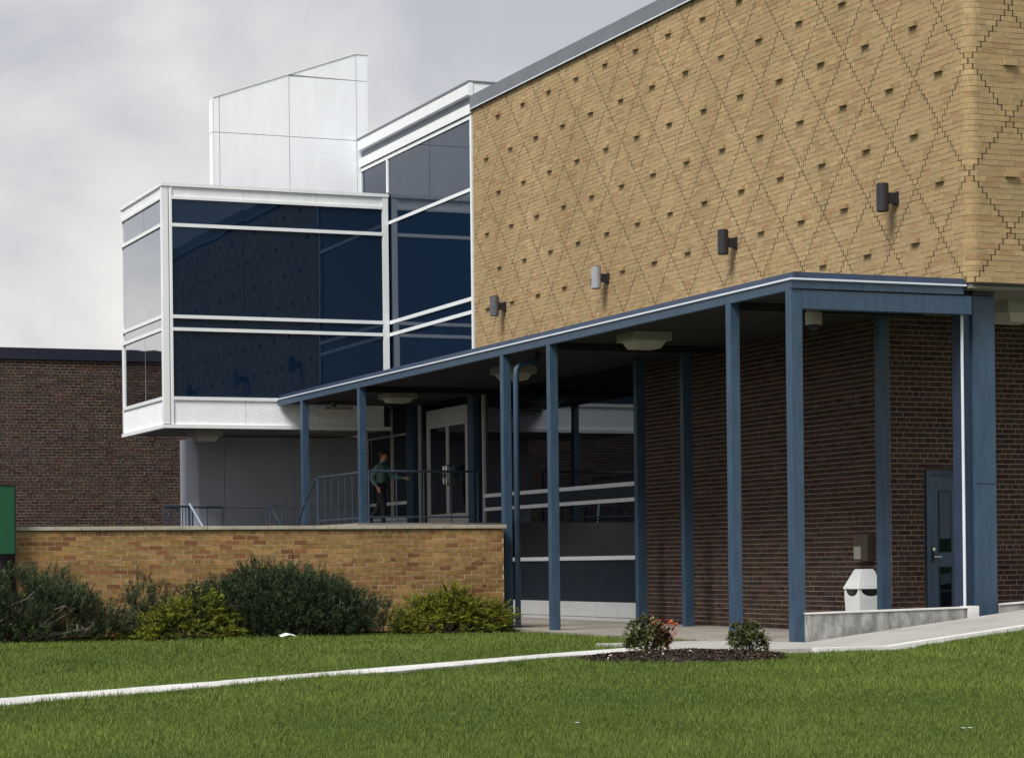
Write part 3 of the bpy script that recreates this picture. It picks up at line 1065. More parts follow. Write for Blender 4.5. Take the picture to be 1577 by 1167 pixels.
ceiling_lamp(16.32, 33.85, 4.735, 'stepped square lamp under canopy beside the dark brick wall')
ceiling_lamp(16.75, 40.3, 4.735, 'stepped square lamp under canopy behind the blue downpipe')
ceiling_lamp(17.0, 47.3, 4.735, 'stepped square lamp under canopy before the entrance doors', h=0.20)
ceiling_lamp(16.45, 49.95, 4.735, 'thin square lamp under the far canopy end against the bay', h=0.12, stem=0.13)
ceiling_lamp(14.06, 52.0, 4.19, 'stepped square lamp under the overhanging glass bay', h=0.26)
ceiling_lamp(19.85, 28.85, 4.79, 'stepped square lamp under the brick overhang beside the big column', h=0.30)


def wall_lamp(y, body, label):
    t = thing('wall_lamp', label, 'lamp', (XF, y, 6.275), 'cylinder lamps on the brick front')
    m = MB().tube([(-0.235, 0, -0.195), (-0.235, 0, 0.195)], 0.090, 20)
    m.build('body', body, t)
    MB().box(-0.16, -0.03, -0.045, 0.045, -0.08, 0.07).build('bracket', 'lampbody', t, bevel=0.004)
    MB().box(-0.035, 0.003, -0.065, 0.065, -0.09, 0.09).build('wall_plate', 'lampbody', t, bevel=0.004)
    for zz in (-0.1955, 0.1955):
        MB().tube([(-0.235, 0, zz - 0.006), (-0.235, 0, zz + 0.006)], 0.080, 20).build('end_cap', 'seal', t)


wall_lamp(29.263, 'lampbody', 'black cylinder lamp on brick front nearest the rounded wall corner')
wall_lamp(34.175, 'lampbody', 'black cylinder lamp on brick front, second from the rounded wall corner')
wall_lamp(39.139, 'lampgrey', 'weathered pale grey cylinder lamp on the brick front')
wall_lamp(44.057, 'lampworn', 'weathered cylinder lamp on brick front next to the glass curtain wall')

# dome camera under the canopy
t = thing('security_camera', 'white dome security camera hanging under the canopy corner', 'camera', (16.33, 28.5, 4.735))
MB().tube([(0, 0, -0.22), (0, 0, 0.02)], 0.03, 10).build('stem', 'lampbox', t)
MB().tube([(0, 0, -0.40), (0, 0, -0.24), (0, 0, -0.20)], [0.115, 0.12, 0.09], 16).build('housing', 'lampbox', t)
MB().tube([(0, 0, -0.405), (0, 0, -0.45), (0, 0, -0.48)], [0.085, 0.07, 0.03], 14).build('dome', 'seal', t, smooth=True)

# brown box on the wall behind the bin
t = thing('wall_box', 'small brown metal box fixed on the dark brick wall', 'box', (XL, 31.07, 1.28))
MB().box(-0.14, 0.002, -0.20, 0.20, -0.2, 0.2).build('case', 'brownbox', t, bevel=0.01)
MB().box(-0.152, -0.1405, -0.03, 0.17, -0.17, 0.02).build('cover', 'lampbox', t, bevel=0.003)

# ================================================================== CONCRETE PARAPET
def cparapet(name, label, pts, y0, y1, mat):
    m = MB().prism(pts, 'y', y0, y1)
    o = m.build(name, mat)
    return tag(o, label, 'wall')


t = thing('concrete_wall', 'low stained concrete wall between corner column and big blue column', 'wall', (15.62, 27.40, 0))
MB().prism([(15.60, -0.15), (18.20, -0.15), (18.20, 0.425), (15.60, 0.385)], 'y', 27.40, 27.56).build('body', 'stained', t, (15.62, 27.40, 0))
MB().prism([(15.59, 0.386), (18.205, 0.426), (18.205, 0.445), (15.59, 0.405)], 'y', 27.385, 27.575).build('cap', 'whiteconc', t, (15.62, 27.40, 0))
MB().prism([(18.04, 0.20), (18.215, 0.20), (18.215, 0.452), (18.04, 0.449)], 'y', 27.38, 27.58).build('end_block', 'whiteconc', t, (15.62, 27.40, 0))
t = thing('concrete_wall', 'low concrete wall to the right side of the big blue column under the overhang', 'wall', (18.80, 27.40, 0))
t['label'] = 'low concrete wall ending against the big blue column beside the ramped walk'
MB().prism([(18.79, 0.0), (30.0, 0.8), (30.0, 1.0), (18.79, 0.445)], 'y', 27.75, 27.92).build('body', 'concrete', t, (18.80, 27.40, 0))
MB().prism([(18.785, 0.446), (30.0, 1.001), (30.0, 1.02), (18.785, 0.465)], 'y', 27.735, 27.935).build('cap', 'whiteconc', t, (18.80, 27.40, 0))

# ================================================================== LITTER BIN
t = thing('litter_bin', 'white square litter bin with sloped hood and black bag', 'bin', (18.16, 30.3, 0))
hb = 0.205
body = MB().frustum(0, 0, 0.0, 0.535, hb * 0.93, hb * 0.93, hb * 1.025, hb * 1.025).build('body', 'bin', t, bevel=0.012)
for q in range(4):                                  # scooped openings: the corners rise to carry the hood
    m = MB()
    zt, zc = 0.672, 0.560
    pts = [(-hb, 0.50), (hb, 0.50), (hb, zt), (hb - 0.03, zt)]
    for i in range(1, 8):
        a = math.pi * i / 8
        pts.append(((hb - 0.03) * math.cos(a), zt - (zt - zc) * math.sin(a) ** 0.9))
    pts += [(-hb + 0.03, zt), (-hb, zt)]
    m.prism(pts, 'y', -hb - 0.006, -hb + 0.006)
    o = m.build('side_panel', 'bin', t)
    o.rotation_euler = (0, 0, q * math.pi / 2)
m = MB()
for i, (z, h) in enumerate(((0.50, 0.19), (0.60, 0.198), (0.66, 0.212), (0.672, 0.205))):
    for k in range(16):
        a = 2 * math.pi * (k + 0.5) / 16
        f_ = min(1 / abs(math.cos(a)), 1 / abs(math.sin(a))) * h * (1 + 0.04 * ((k * 7 + i * 3) % 3 - 1))
        m.v.append((f_ * math.cos(a), f_ * math.sin(a), z))
for i in range(3):
    for k in range(16):
        k2 = (k + 1) % 16
        m.f.append((16 * i + k, 16 * i + k2, 16 * i + 16 + k2, 16 * i + 16 + k))
m.build('bag', 'bag', t)
m = MB()
prof = [(0.668, 0.226), (0.684, 0.226), (0.945, 0.108), (0.962, 0.094)]
for z, h in prof:
    for (sx, sy) in ((-1, -1), (1, -1), (1, 1), (-1, 1)):
        m.v.append((sx * h, sy * h, z))
for i in range(3):
    for j in range(4):
        k = (j + 1) % 4
        m.f.append((4 * i + j, 4 * i + k, 4 * i + 4 + k, 4 * i + 4 + j))
m.f.append((3, 2, 1, 0)); m.f.append((12, 13, 14, 15))
hood = m.build('hood', 'bin', t, bevel=0.006)
sl_ = (0.226 - 0.108) / (0.945 - 0.684)
for ax, sg in (('y', -1), ('x', -1)):
    m = MB()
    for z, hw in ((0.712, 0.150), (0.915, 0.075)):
        off = 0.226 - (z - 0.684) * sl_ + 0.004
        for s_ in (-1, 1):
            m.v.append((s_ * hw, sg * off, z) if ax == 'y' else (sg * off, s_ * hw, z))
    m.f = [(0, 1, 3, 2)]
    fl = m.build('flap', 'bin', t)
    fl.modifiers.new('thick', 'SOLIDIFY').thickness = 0.008

# ================================================================== GARDEN WALL
YL = 37.40
GO = (7.07, YL, 0)
wall = thing('garden_wall', 'long yellow brown brick garden wall with stone coping behind the shrubs', 'wall', GO)
core = MB().box(7.10, 15.30, YL + 0.03, YL + 0.30, -0.1, 1.70).build('core', 'deep', wall, GO)
cells, mort = header_bond(15.33 - 7.07, 0.0, 1.7, CO, 0.232, 0.011, 6, 3)
brickwork(Straight(7.07, YL, 0.0), cells, mort, core, GO, 'lbrick', 'lmortar', 0.004, (0.232 - 0.011, CO - 0.011), LOW)
cells, mort = header_bond(0.30, 0.0, 1.7, CO, 0.232, 0.011, 6, 3)
brickwork(Straight(7.072, YL + 0.30, -math.pi / 2), cells, mort, core, GO, 'lbrick', 'lmortar', 0.004, (0.232 - 0.011, CO - 0.011), LOW, max_single=0)
brickwork(Straight(15.328, YL, math.pi / 2), cells, mort, core, GO, 'lbrick', 'lmortar', 0.004, (0.232 - 0.011, CO - 0.011), LOW, max_single=0)
x = 7.04
while x < 15.3:
    e = min(x + 1.03, 15.38)
    if 15.38 - e < 0.3: e = 15.38
    zj = random.uniform(-0.003, 0.003)
    MB().box(x + 0.004, e - 0.004, YL - 0.035, YL + 0.34, 1.703, 1.765 + zj).build('coping_stone', 'stone', wall, GO, 0.006)
    x = e

# ================================================================== FAR BUILDING
FO = (5, 61.0, 1.62)
far = thing('brick_building', 'dark brown brick building with navy roof fascia behind the terrace', 'building', FO)
core = MB().box(-11.8, 21.5, 61.03, 80.0, 1.0, 6.5).build('wall', 'deep', far, FO)
cells, mort = header_bond(30.0, 1.62, 6.5, CO, 0.230, 0.012, 6, 1)
brickwork(Straight(-8.5, 61.0, 0.0), cells, mort, core, FO, 'dbrick', 'dmortar', 0.005, (0.230 - 0.012, CO - 0.012), DRK)
rf = MB().box(-11.9, 21.5, 60.95, 80.1, 6.505, 6.775).build('roof', 'navy', far, FO)
x = -11.9
while x < 21:
    MB().box(x, x + 2.99, 60.93, 60.949, 6.49, 6.785).build('fascia_sheet', 'navy', rf, FO)
    x += 3.0

# ================================================================== SIGN
t = thing('sign_board', 'plain green sign board on posts at the garden wall end', 'sign', (6.2, 37.1, 0))
MB().box(-0.85, 0.77, 0.04, 0.12, 1.34, 2.40).build('panel', 'green', t, bevel=0.004)
for x0 in (-0.87, 0.771):
    MB().box(x0, x0 + 0.02, 0.03, 0.13, 1.33, 2.41).build('frame', 'seal', t)
MB().box(-0.849, 0.7705, 0.03, 0.13, 2.401, 2.42).build('frame', 'seal', t)
for x0 in (-0.6, 0.5):
    MB().box(x0, x0 + 0.09, 0.1205, 0.20, -0.05, 2.3).build('post', 'seal', t)


# ================================================================== RAILINGS
def railing(name, label, pts, posts_every, zt, zb, floor, mat, group=None):
    p0 = pts[0]
    o = (p0[0], p0[1], floor)
    t = thing(name, label, 'railing', o, group)
    for z, r in ((zt, 0.024), (zb, 0.018)):
        if z is None: continue
        MB().tube([(p[0], p[1], z + (p[2] if len(p) > 2 else 0)) for p in pts], r, 8).build('rail', mat, t, o)
    for a, b in zip(pts[:-1], pts[1:]):
        L_ = math.hypot(b[0] - a[0], b[1] - a[1])
        n = max(1, int(round(L_ / posts_every)))
        for i in range(n + 1):
            s = i / n
            x_, y_ = a[0] + (b[0] - a[0]) * s, a[1] + (b[1] - a[1]) * s
            dz = (a[2] if len(a) > 2 else 0) * (1 - s) + (b[2] if len(b) > 2 else 0) * s
            MB().tube([(x_, y_, floor - 0.02 + min(dz, 0)), (x_, y_, zt + dz)], 0.020 if i in (0, n) else 0.012, 6).build('baluster', mat, t, o)
    return t


railing('platform_railing', 'dark metal railing guarding the entrance platform front edge', [(15.62, 45.26), (17.99, 45.26)], 0.62, 3.0, 2.07, 1.95, 'rail')
railing('platform_railing', 'dark metal railing between the canopy columns along the platform side', [(15.52, 45.55), (15.52, 48.25)], 0.46, 2.98, 2.06, 1.95, 'rail')
t = thing('stair_handrail', 'sloping blue handrail dropping from the platform side beside a canopy column', 'railing', (15.5, 48.3, 1.95))
MB().tube([(0, 0, 1.03), (-0.10, 0.50, 0.55), (-0.18, 0.85, 0.02)], 0.024, 8).build('rail', 'rail', t)
for s, zt in ((0.0, 1.03), (0.5, 0.55)):
    MB().tube([(-0.10 * s / 0.5, s, -0.3), (-0.10 * s / 0.5, s, zt)], 0.018, 6).build('baluster', 'rail', t)
railing('stair_railing', 'dark railing with close balusters in front of the dark brick building', [(13.07, 51.9), (13.66, 52.0)], 0.075, 2.47, 1.85, 1.62, 'rail')
t = thing('stair_handrail', 'pale blue handrail sloping down to the terrace beside the grey panel wall', 'railing', (13.68, 52.0, 1.62))
MB().tube([(0, 0, 0.91), (0.16, -0.25, 0.52), (0.28, -0.45, 0.22), (0.28, -0.45, 0.0)], 0.026, 8).build('rail', 'railb', t)
MB().tube([(0, 0, 0.0), (0, 0, 0.91)], 0.02, 6).build('baluster', 'rail', t)
railing('stair_railing', 'short dark railing in front of the grey panel wall', [(13.80, 52.2), (14.50, 52.2)], 0.35, 2.46, None, 1.62, 'rail')
t = thing('stair_handrail', 'short sloping blue handrail beside the far canopy column', 'railing', (15.88, 52.0, 1.95))
t.location = (15.28, 51.0, 1.62)
MB().tube([(0.30, 0, 0.85), (0.0, 0, 0.85), (0.12, -0.1, 0.55), (0.25, -0.2, 0.25), (0.25, -0.2, 0.0)], 0.024, 8).build('rail', 'rail', t)
MB().tube([(0.0, 0, 0.0), (0.0, 0, 0.85)], 0.018, 6).build('baluster', 'rail', t)
MB().tube([(0.28, 0, 0.0), (0.28, 0, 0.85)], 0.018, 6).build('baluster', 'rail', t)


# ================================================================== PLANTS
def unit(v):
    return v / np.maximum(np.linalg.norm(v, axis=1, keepdims=True), 1e-6)


def needles(base, axis, length, n, nlen, width, splay, flatten=None):
    """bottle-brush shoots: thin triangles round each axis. returns verts, faces, owner"""
    k = len(base)
    t = rng.uniform(0.05, 1.0, (k, n, 1))
    pos = base[:, None, :] + axis[:, None, :] * (t * length[:, None, None])
    rnd = unit(rng.normal(size=(k * n, 3))).reshape(k, n, 3)
    if flatten is not None:
        rnd = rnd - flatten[:, None, :] * (rnd * flatten[:, None, :]).sum(2, keepdims=True) * 0.85
    d = axis[:, None, :] * (1 - splay) + rnd * splay
    d = d / np.linalg.norm(d, axis=2, keepdims=True)
    tip = pos + d * (nlen * rng.uniform(0.7, 1.25, (k, n, 1)))
    side = np.cross(d.reshape(-1, 3), unit(rng.normal(size=(k * n, 3)))).reshape(k, n, 3)
    side = side / np.maximum(np.linalg.norm(side, axis=2, keepdims=True), 1e-6) * width * 0.5
    v = np.stack([pos - side, pos + side, tip], axis=2).reshape(-1, 3)
    f = np.arange(len(v)).reshape(-1, 3)
    owner = np.repeat(np.arange(k), n)
    return v, f, owner, t.reshape(-1)


def lobes(dirs, seed, amp):
    r2 = np.random.default_rng(seed)
    c = unit(r2.normal(size=(34, 3)))
    c[:, 2] = np.abs(c[:, 2])
    a = r2.uniform(-1.1, 0.9, 34)
    s = np.exp((dirs @ c.T - 1) * 26) @ a
    return 1 + amp * s


def shrub(name, label, cat, base, rx, ry, h, mat, shoots, length, n, nlen, width, splay, upb, seed, group, amp=0.25, inner=0.45, spray=False, stems=14, gap=0.0, bare=0):
    t = thing(name, label, cat, base, group)
    r2 = np.random.default_rng(seed)
    d = unit(r2.normal(size=(shoots, 3)))
    d[:, 2] = np.abs(d[:, 2]) * 1.0
    rad = (inner + (1 - inner) * np.sqrt(r2.uniform(0, 1, shoots))) * lobes(d, seed + 5, amp)
    pn_ = (np.abs(d) ** 2.7).sum(1) ** (1 / 2.7)
    pos = d / pn_[:, None] * rad[:, None] * np.array([rx, ry, h])
    pos[:, 2] = np.maximum(pos[:, 2], 0.03)
    if spray:
        lv = np.round(pos[:, 2] / (h * 0.27)) * h * 0.27
        pos[:, 2] = np.maximum(0.03, lv + r2.normal(0, h * 0.045, shoots) + 0.10 * h * np.sin(pos[:, 0] * 4 + seed))
    else:
        tall = r2.random(shoots) < 0.10
        pos[tall] *= r2.uniform(1.03, 1.2, (tall.sum(), 1))
    outw = unit(d * np.array([1, 1, 0.6]))
    ax = unit(outw * (1 - upb) + np.array([0, 0, 1.0]) * upb + r2.normal(size=(shoots, 3)) * 0.22)
    if gap:
        c = np.sin(pos[:, 0] * 5.1 + seed) * np.sin(pos[:, 2] * 6.3 + seed * 2) + 0.5 * np.sin(pos[:, 0] * 11 + pos[:, 2] * 7)
        keep = c > -gap
        pos, ax, rad, d = pos[keep], ax[keep], rad[keep], d[keep]
    ln = length * r2.uniform(0.6, 1.35, len(pos))
    fl = None
    if spray:
        fl = unit(np.array([0, 0, 1.0]) + r2.normal(size=(len(pos), 3)) * 0.25)
    v, f, ow, tt = needles(pos, ax, ln, n, nlen, width, splay, fl)
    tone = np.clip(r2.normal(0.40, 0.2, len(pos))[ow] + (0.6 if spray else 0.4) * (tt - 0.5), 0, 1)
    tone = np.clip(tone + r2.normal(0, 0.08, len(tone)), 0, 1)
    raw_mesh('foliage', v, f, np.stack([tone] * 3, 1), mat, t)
    m = MB()
    for i in range(stems):
        k = r2.integers(len(pos))
        p = pos[k] * 0.93
        q = p * np.array([0.45, 0.45, 0.35]) + r2.normal(size=3) * 0.05
        q[2] = max(q[2], 0.02)
        s0 = np.array([r2.normal(0, rx * 0.08), r2.normal(0, ry * 0.08), -0.03])
        m.tube([s0, q, p], [0.022, 0.015, 0.006], 5)
    for i in range(bare):
        a = r2.uniform(0, 2 * math.pi)
        s0 = np.array([r2.uniform(-0.8, 0.8) * rx, -ry * r2.uniform(0.6, 0.95), r2.uniform(0.05, h * 0.6)])
        s1 = s0 + np.array([r2.uniform(-0.25, 0.25), -0.12, r2.uniform(-0.05, 0.15)])
        s2 = s1 + np.array([r2.uniform(-0.2, 0.2), -0.05, r2.uniform(-0.08, 0.12)])
        m.tube([np.array([0.0, 0.0, 0.0]), s0 * 0.6, s0, s1, s2], [0.016, 0.014, 0.012, 0.009, 0.005], 5)
    m.build('stem', 'bark', t)
    return t


G1 = 'shrubs along the garden wall'
shrub('pine_shrub', 'sprawling grey green dwarf pine with bare branches below the green sign', 'shrub', (6.95, 36.70, -0.03), 1.35, 0.7, 1.0, 'mugo', 2700, 0.20, 22, 0.085, 0.011, 0.45, 0.62, 11, G1, 0.30, 0.35, gap=0.55, bare=16)
shrub('pine_shrub', 'thin grey green pine shoots between dwarf pine and yellow juniper', 'shrub', (8.95, 36.9, -0.03), 0.55, 0.42, 0.80, 'mugo', 420, 0.18, 20, 0.08, 0.011, 0.45, 0.65, 12, G1, 0.35, 0.35, gap=0.5, bare=7)
shrub('yew_shrub', 'large dark green rounded yew shrub against the garden wall', 'shrub', (11.10, 36.60, -0.03), 1.58, 0.75, 1.00, 'yew', 3400, 0.20, 22, 0.070, 0.012, 0.5, 0.68, 13, G1, 0.24, 0.5)
shrub('juniper_shrub', 'low yellow green juniper in front of the dark yew', 'shrub', (9.45, 36.35, -0.03), 0.85, 0.50, 0.50, 'juniper', 1250, 0.19, 26, 0.06, 0.013, 0.55, 0.10, 14, G1, 0.32, 0.4, spray=True, gap=0.75)
shrub('juniper_shrub', 'spreading yellow green juniper at the downpipe end of the garden wall', 'shrub', (14.10, 36.72, -0.03), 0.98, 0.55, 0.54, 'juniper', 2000, 0.19, 26, 0.06, 0.013, 0.55, 0.10, 15, G1, 0.28, 0.4, spray=True, gap=0.9)


def leafy(name, label, base, r, h, n_ros, seed, red=0):
    t = thing(name, label, 'shrub', base, 'small shrubs in the mulch bed')
    r2 = np.random.default_rng(seed)

    def leaves(pos, ax, nl, ll, lw, mat, nm):
        k = len(pos)
        rnd = unit(r2.normal(size=(k * nl, 3))).reshape(k, nl, 3)
        d = ax[:, None, :] * 0.55 + rnd * 0.75
        d = d / np.linalg.norm(d, axis=2, keepdims=True)
        s = np.cross(d.reshape(-1, 3), unit(r2.normal(size=(k * nl, 3)) * 0.3 + np.array([0, 0, 1]))).reshape(k, nl, 3)
        s = s / np.maximum(np.linalg.norm(s, axis=2, keepdims=True), 1e-6)
        p = pos[:, None, :] + rnd * 0.012
        L_ = ll * r2.uniform(0.7, 1.2, (k, nl, 1))
        mid = p + d * L_ * 0.5
        tip = p + d * L_ - np.array([0, 0, 1]) * L_ * 0.12
        v = np.stack([p, mid + s * lw / 2, tip, mid - s * lw / 2], 2).reshape(-1, 3)
        f = np.arange(len(v)).reshape(-1, 4)
        tone = np.clip(np.repeat(r2.normal(0.45, 0.2, k), nl) + r2.normal(0, 0.12, k * nl), 0, 1)
        return raw_mesh(nm, v, f, np.stack([tone] * 3, 1), mat, t)

    d = unit(r2.normal(size=(n_ros, 3)))
    d[:, 2] = np.abs(d[:, 2])
    rad = 0.35 + 0.65 * np.sqrt(r2.uniform(0, 1, n_ros))
    pos = d * rad[:, None] * np.array([r, r, h])
    pos[:, 2] += 0.05
    leaves(pos, unit(d + np.array([0, 0, 0.5])), 9, 0.078, 0.030, 'rhodo', 'foliage')
    if red:
        c = np.array([r * 0.62, -r * 0.35, h * 0.52])
        p2 = c + r2.normal(size=(red, 3)) * np.array([0.07, 0.05, 0.08])
        p2[:, 0] = np.clip(p2[:, 0], 0.05, r * 1.15)
        leaves(p2, unit(r2.normal(size=(red, 3)) + np.array([0, 0, 0.8])), 9, 0.055, 0.028, 'redleaf', 'red_foliage')
    m = MB()
    for i in range(16):
        p = pos[r2.integers(len(pos))]
        m.tube([(r2.normal(0, 0.02), r2.normal(0, 0.02), -0.04), tuple(p * 0.5), tuple(p)], [0.010, 0.007, 0.004], 5)
    m.build('stem', 'bark', t)


leafy('leafy_shrub', 'small leafy shrub with orange red leaves in the mulch bed', (12.02, 24.95, 0.05), 0.27, 0.37, 135, 21, 30)
leafy('leafy_shrub', 'small all green leafy shrub at the mulch bed end', (13.12, 24.55, 0.02), 0.25, 0.33, 100, 22)

# mulch bed: a low mound with chips
bed = thing('mulch_bed', 'oval bed of dark bark mulch beside the path', 'flower bed', (12.2, 24.35, 0))
m = MB()
nr, na = 7, 36
cx_, cy_ = 12.2, 24.35
axd = Vector((0.93, -0.06)).normalized()


def bedpt(s, a):
    wob = 1 + 0.07 * math.sin(3 * a + 1) + 0.05 * math.sin(5 * a)
    u_, v_ = 1.22 * s * wob * math.cos(a), 0.95 * s * wob * math.sin(a)
    x_ = axd.x * u_ - axd.y * v_
    y_ = axd.y * u_ + axd.x * v_
    return x_, y_, 0.075 * (1 - s ** 2.2) - 0.03 * (s > 0.99) + 0.012 * math.sin(9 * x_) * math.sin(8 * y_) * (1 - s)


m.v.append((0, 0, 0.075))
for i in range(1, nr + 1):
    for j in range(na):
        m.v.append(bedpt(i / nr, 2 * math.pi * j / na))
for j in range(na):
    m.f.append((0, 1 + j, 1 + (j + 1) % na))
for i in range(nr - 1):
    for j in range(na):
        a = 1 + i * na + j; b = 1 + i * na + (j + 1) % na
        m.f.append((a, a + na, b + na, b))
m.build('soil', 'mulch', bed, smooth=True)
cv, cf, ct = [], [], []
for i in range(5200):
    s = math.sqrt(random.random()) * 1.02
    x_, y_, z_ = bedpt(min(s, 1), random.uniform(0, 2 * math.pi))
    L_, W_ = random.uniform(0.02, 0.065), random.uniform(0.008, 0.022)
    a = random.uniform(0, math.pi); e = random.uniform(-0.5, 0.5)
    dx, dy, dz = math.cos(a) * L_ / 2, math.sin(a) * L_ / 2, e * L_ / 2
    sx, sy = -math.sin(a) * W_ / 2, math.cos(a) * W_ / 2
    k = len(cv); z_ += 0.012
    cv += [(x_ - dx - sx, y_ - dy - sy, z_ - dz), (x_ + dx - sx, y_ + dy - sy, z_ + dz), (x_ + dx + sx, y_ + dy + sy, z_ + dz), (x_ - dx + sx, y_ - dy + sy, z_ - dz + 0.004)]
    cf.append((k, k + 1, k + 2, k + 3))
    g_ = random.random()
    c_ = (0.055, 0.034, 0.024) if g_ < 0.75 else ((0.12, 0.085, 0.06) if g_ < 0.965 else (0.62, 0.60, 0.54))
    f_ = random.uniform(0.6, 1.4)
    ct.append(tuple(q * f_ for q in c_))
o = raw_mesh('bark_mulch', cv, cf, ct, 'chip', bed)
o['kind'] = 'stuff'


# grass blades
def in_poly(px_, py_, poly):
    inside = np.zeros(len(px_), bool)
    j = len(poly) - 1
    for i in range(len(poly)):
        xi, yi = poly[i]; xj, yj = poly[j]
        c = ((yi > py_) != (yj > py_)) & (px_ < (xj - xi) * (py_ - yi) / (yj - yi + 1e-12) + xi)
        inside ^= c
        j = i
    return inside


def grass():
    P_, H_, W_ = [], [], []
    for d0, d1, dens, hh, ww in ((10.5, 14.5, 4200, 0.034, 0.0050), (14.5, 19, 2700, 0.036, 0.0065), (19, 25, 1500, 0.040, 0.0090), (25, 31, 900, 0.044, 0.012), (31, 38.5, 600, 0.048, 0.015)):
        hw = 0.245 * d1 + 0.8
        n = int((d1 - d0) * 2 * hw * dens)
        dd = rng.uniform(d0, d1, n)
        ll = rng.uniform(-hw, hw, n)
        keep = np.abs(ll) < 0.245 * dd + 0.8
        dd, ll = dd[keep], ll[keep]
        x = dd * fwd.x + ll * rgt0.x
        y = dd * fwd.y + ll * rgt0.y
        P_.append(np.stack([x, y], 1)); H_.append(np.full(len(x), hh)); W_.append(np.full(len(x), ww))
    P = np.concatenate(P_); H = np.concatenate(H_); W = np.concatenate(W_)
    x, y = P[:, 0], P[:, 1]
    jx_ = x + rng.normal(0, 0.05, len(x)) + 0.05 * np.sin(x * 5.3 + y * 3)
    jy_ = y + rng.normal(0, 0.05, len(x)) + 0.05 * np.sin(x * 4.1 - y * 6)
    ok = ~in_poly(jx_, jy_, pn + pf[::-1])
    fe = 25.22 + 0.033 * np.maximum(0, 17 - x) ** 1.2 - 0.04
    ok &= ~((x > 13.35) & (jy_ > fe) & (y < 28.33))
    ok &= ~((x > 13.32) & (x < 15.16) & (y > 26) & (y < 29.32))
    ok &= ~((x > 15.10) & (y > 27))
    ok &= ~((x > 6.9) & (x < 15.4) & (y > 37.35))
    # mulch bed
    dx, dy = x - cx_, y - cy_
    u_ = dx * axd.x + dy * axd.y; v_ = -dx * axd.y + dy * axd.x
    ok &= ~(((u_ / 1.2) ** 2 + (v_ / 0.93) ** 2) < 1.0)
    x, y, H, W = x[ok], y[ok], H[ok], W[ok]
    # ragged fringe hanging over the path and kerb edges
    ex, ey, eh = [], [], []
    kb = [(x_, 25.19 + 0.055 * max(0, 17 - x_) ** 1.2 * 0.6) for x_ in xs_[2:10]]
    for line, side, cnt in ((pn, -1, 1500), (pf, 1, 1100), (kb, -1, 1500)):
        for (x0, y0), (x1, y1) in zip(line[:-1], line[1:]):
            L_ = math.hypot(x1 - x0, y1 - y0)
            k = int(L_ * cnt)
            t_ = rng.random(k)
            nx_, ny_ = -(y1 - y0) / L_, (x1 - x0) / L_
            clump = 0.035 * np.sin(t_ * L_ * 9) * np.sin(t_ * L_ * 3.7 + 1)
            o_ = side * (rng.exponential(0.06, k) - 0.035 - clump)
            ex.append(x0 + (x1 - x0) * t_ + nx_ * o_); ey.append(y0 + (y1 - y0) * t_ + ny_ * o_)
            eh.append(rng.uniform(0.035, 0.07, k) * np.clip(1.15 - 0.075 * np.maximum(ex[-1] - 5.0, 0), 0.5, 1) * (1.0 if line is pn or line is pf else 1.3))
    ex, ey, eh = np.concatenate(ex), np.concatenate(ey), np.concatenate(eh)
    keep = ~((ex > 13.3) & (ey > 26.0) & (ex < 15.2)) & (((ex - cx_) / 1.2) ** 2 + ((ey - cy_) / 0.93) ** 2 > 1)
    ex, ey, eh = ex[keep], ey[keep], eh[keep]
    x = np.concatenate([x, ex]); y = np.concatenate([y, ey])
    H = np.concatenate([H, eh]); W = np.concatenate([W, np.full(len(ex), 0.008)])
    n = len(x)
    z = np.array([gz(a, b) for a, b in zip(x, y)])
    # patchy growth
    patch = np.sin(x * 1.3 + 0.7 * np.sin(y * 0.9)) * np.sin(y * 1.1 + 0.5 * np.sin(x * 1.7)) + 0.6 * np.sin(x * 3.7 + y * 2.9) * np.sin(y * 4.3 - x * 1.3)
    hgt = H * (0.5 + rng.gamma(2.2, 0.17, n)) * (1 + 0.22 * patch)
    az = rng.uniform(0, 2 * math.pi, n)
    lean = rng.uniform(0.1, 0.75, n) * hgt
    b = np.stack([x, y, z - 0.005], 1)
    faz = rng.uniform(0, 2 * math.pi, n)
    s = np.stack([np.cos(faz) * W / 2, np.sin(faz) * W / 2, np.zeros(n)], 1)
    tip = b + np.stack([np.cos(az) * lean, np.sin(az) * lean, hgt], 1)
    v = np.stack([b - s, b + s, tip], 1).reshape(-1, 3)
    f = np.arange(3 * n).reshape(-1, 3)
    big = np.sin(x * 0.55 + 1.3 + 0.8 * np.sin(y * 0.31)) * np.sin(y * 0.47 + 0.9 * np.sin(x * 0.4))
    fine = np.sin(x * 7.1 + 2 * np.sin(y * 5.0)) * np.sin(y * 6.3 + 2 * np.sin(x * 4.7))
    tone = np.clip(0.46 + 0.09 * patch + 0.10 * big + 0.07 * fine + rng.normal(0, 0.15, n), 0, 1)
    dry = rng.random(n) < 0.012 + 0.05 * (patch > 0.95) + 0.03 * (fine > 0.8)
    tone = np.where(dry, 1.0, tone)
    o = raw_mesh('grass', v, f, np.stack([tone] * 3, 1), 'blade')
    o['kind'] = 'stuff'
    o['label'] = 'short grass blades covering the lawn'
    o['category'] = 'grass'


grass()

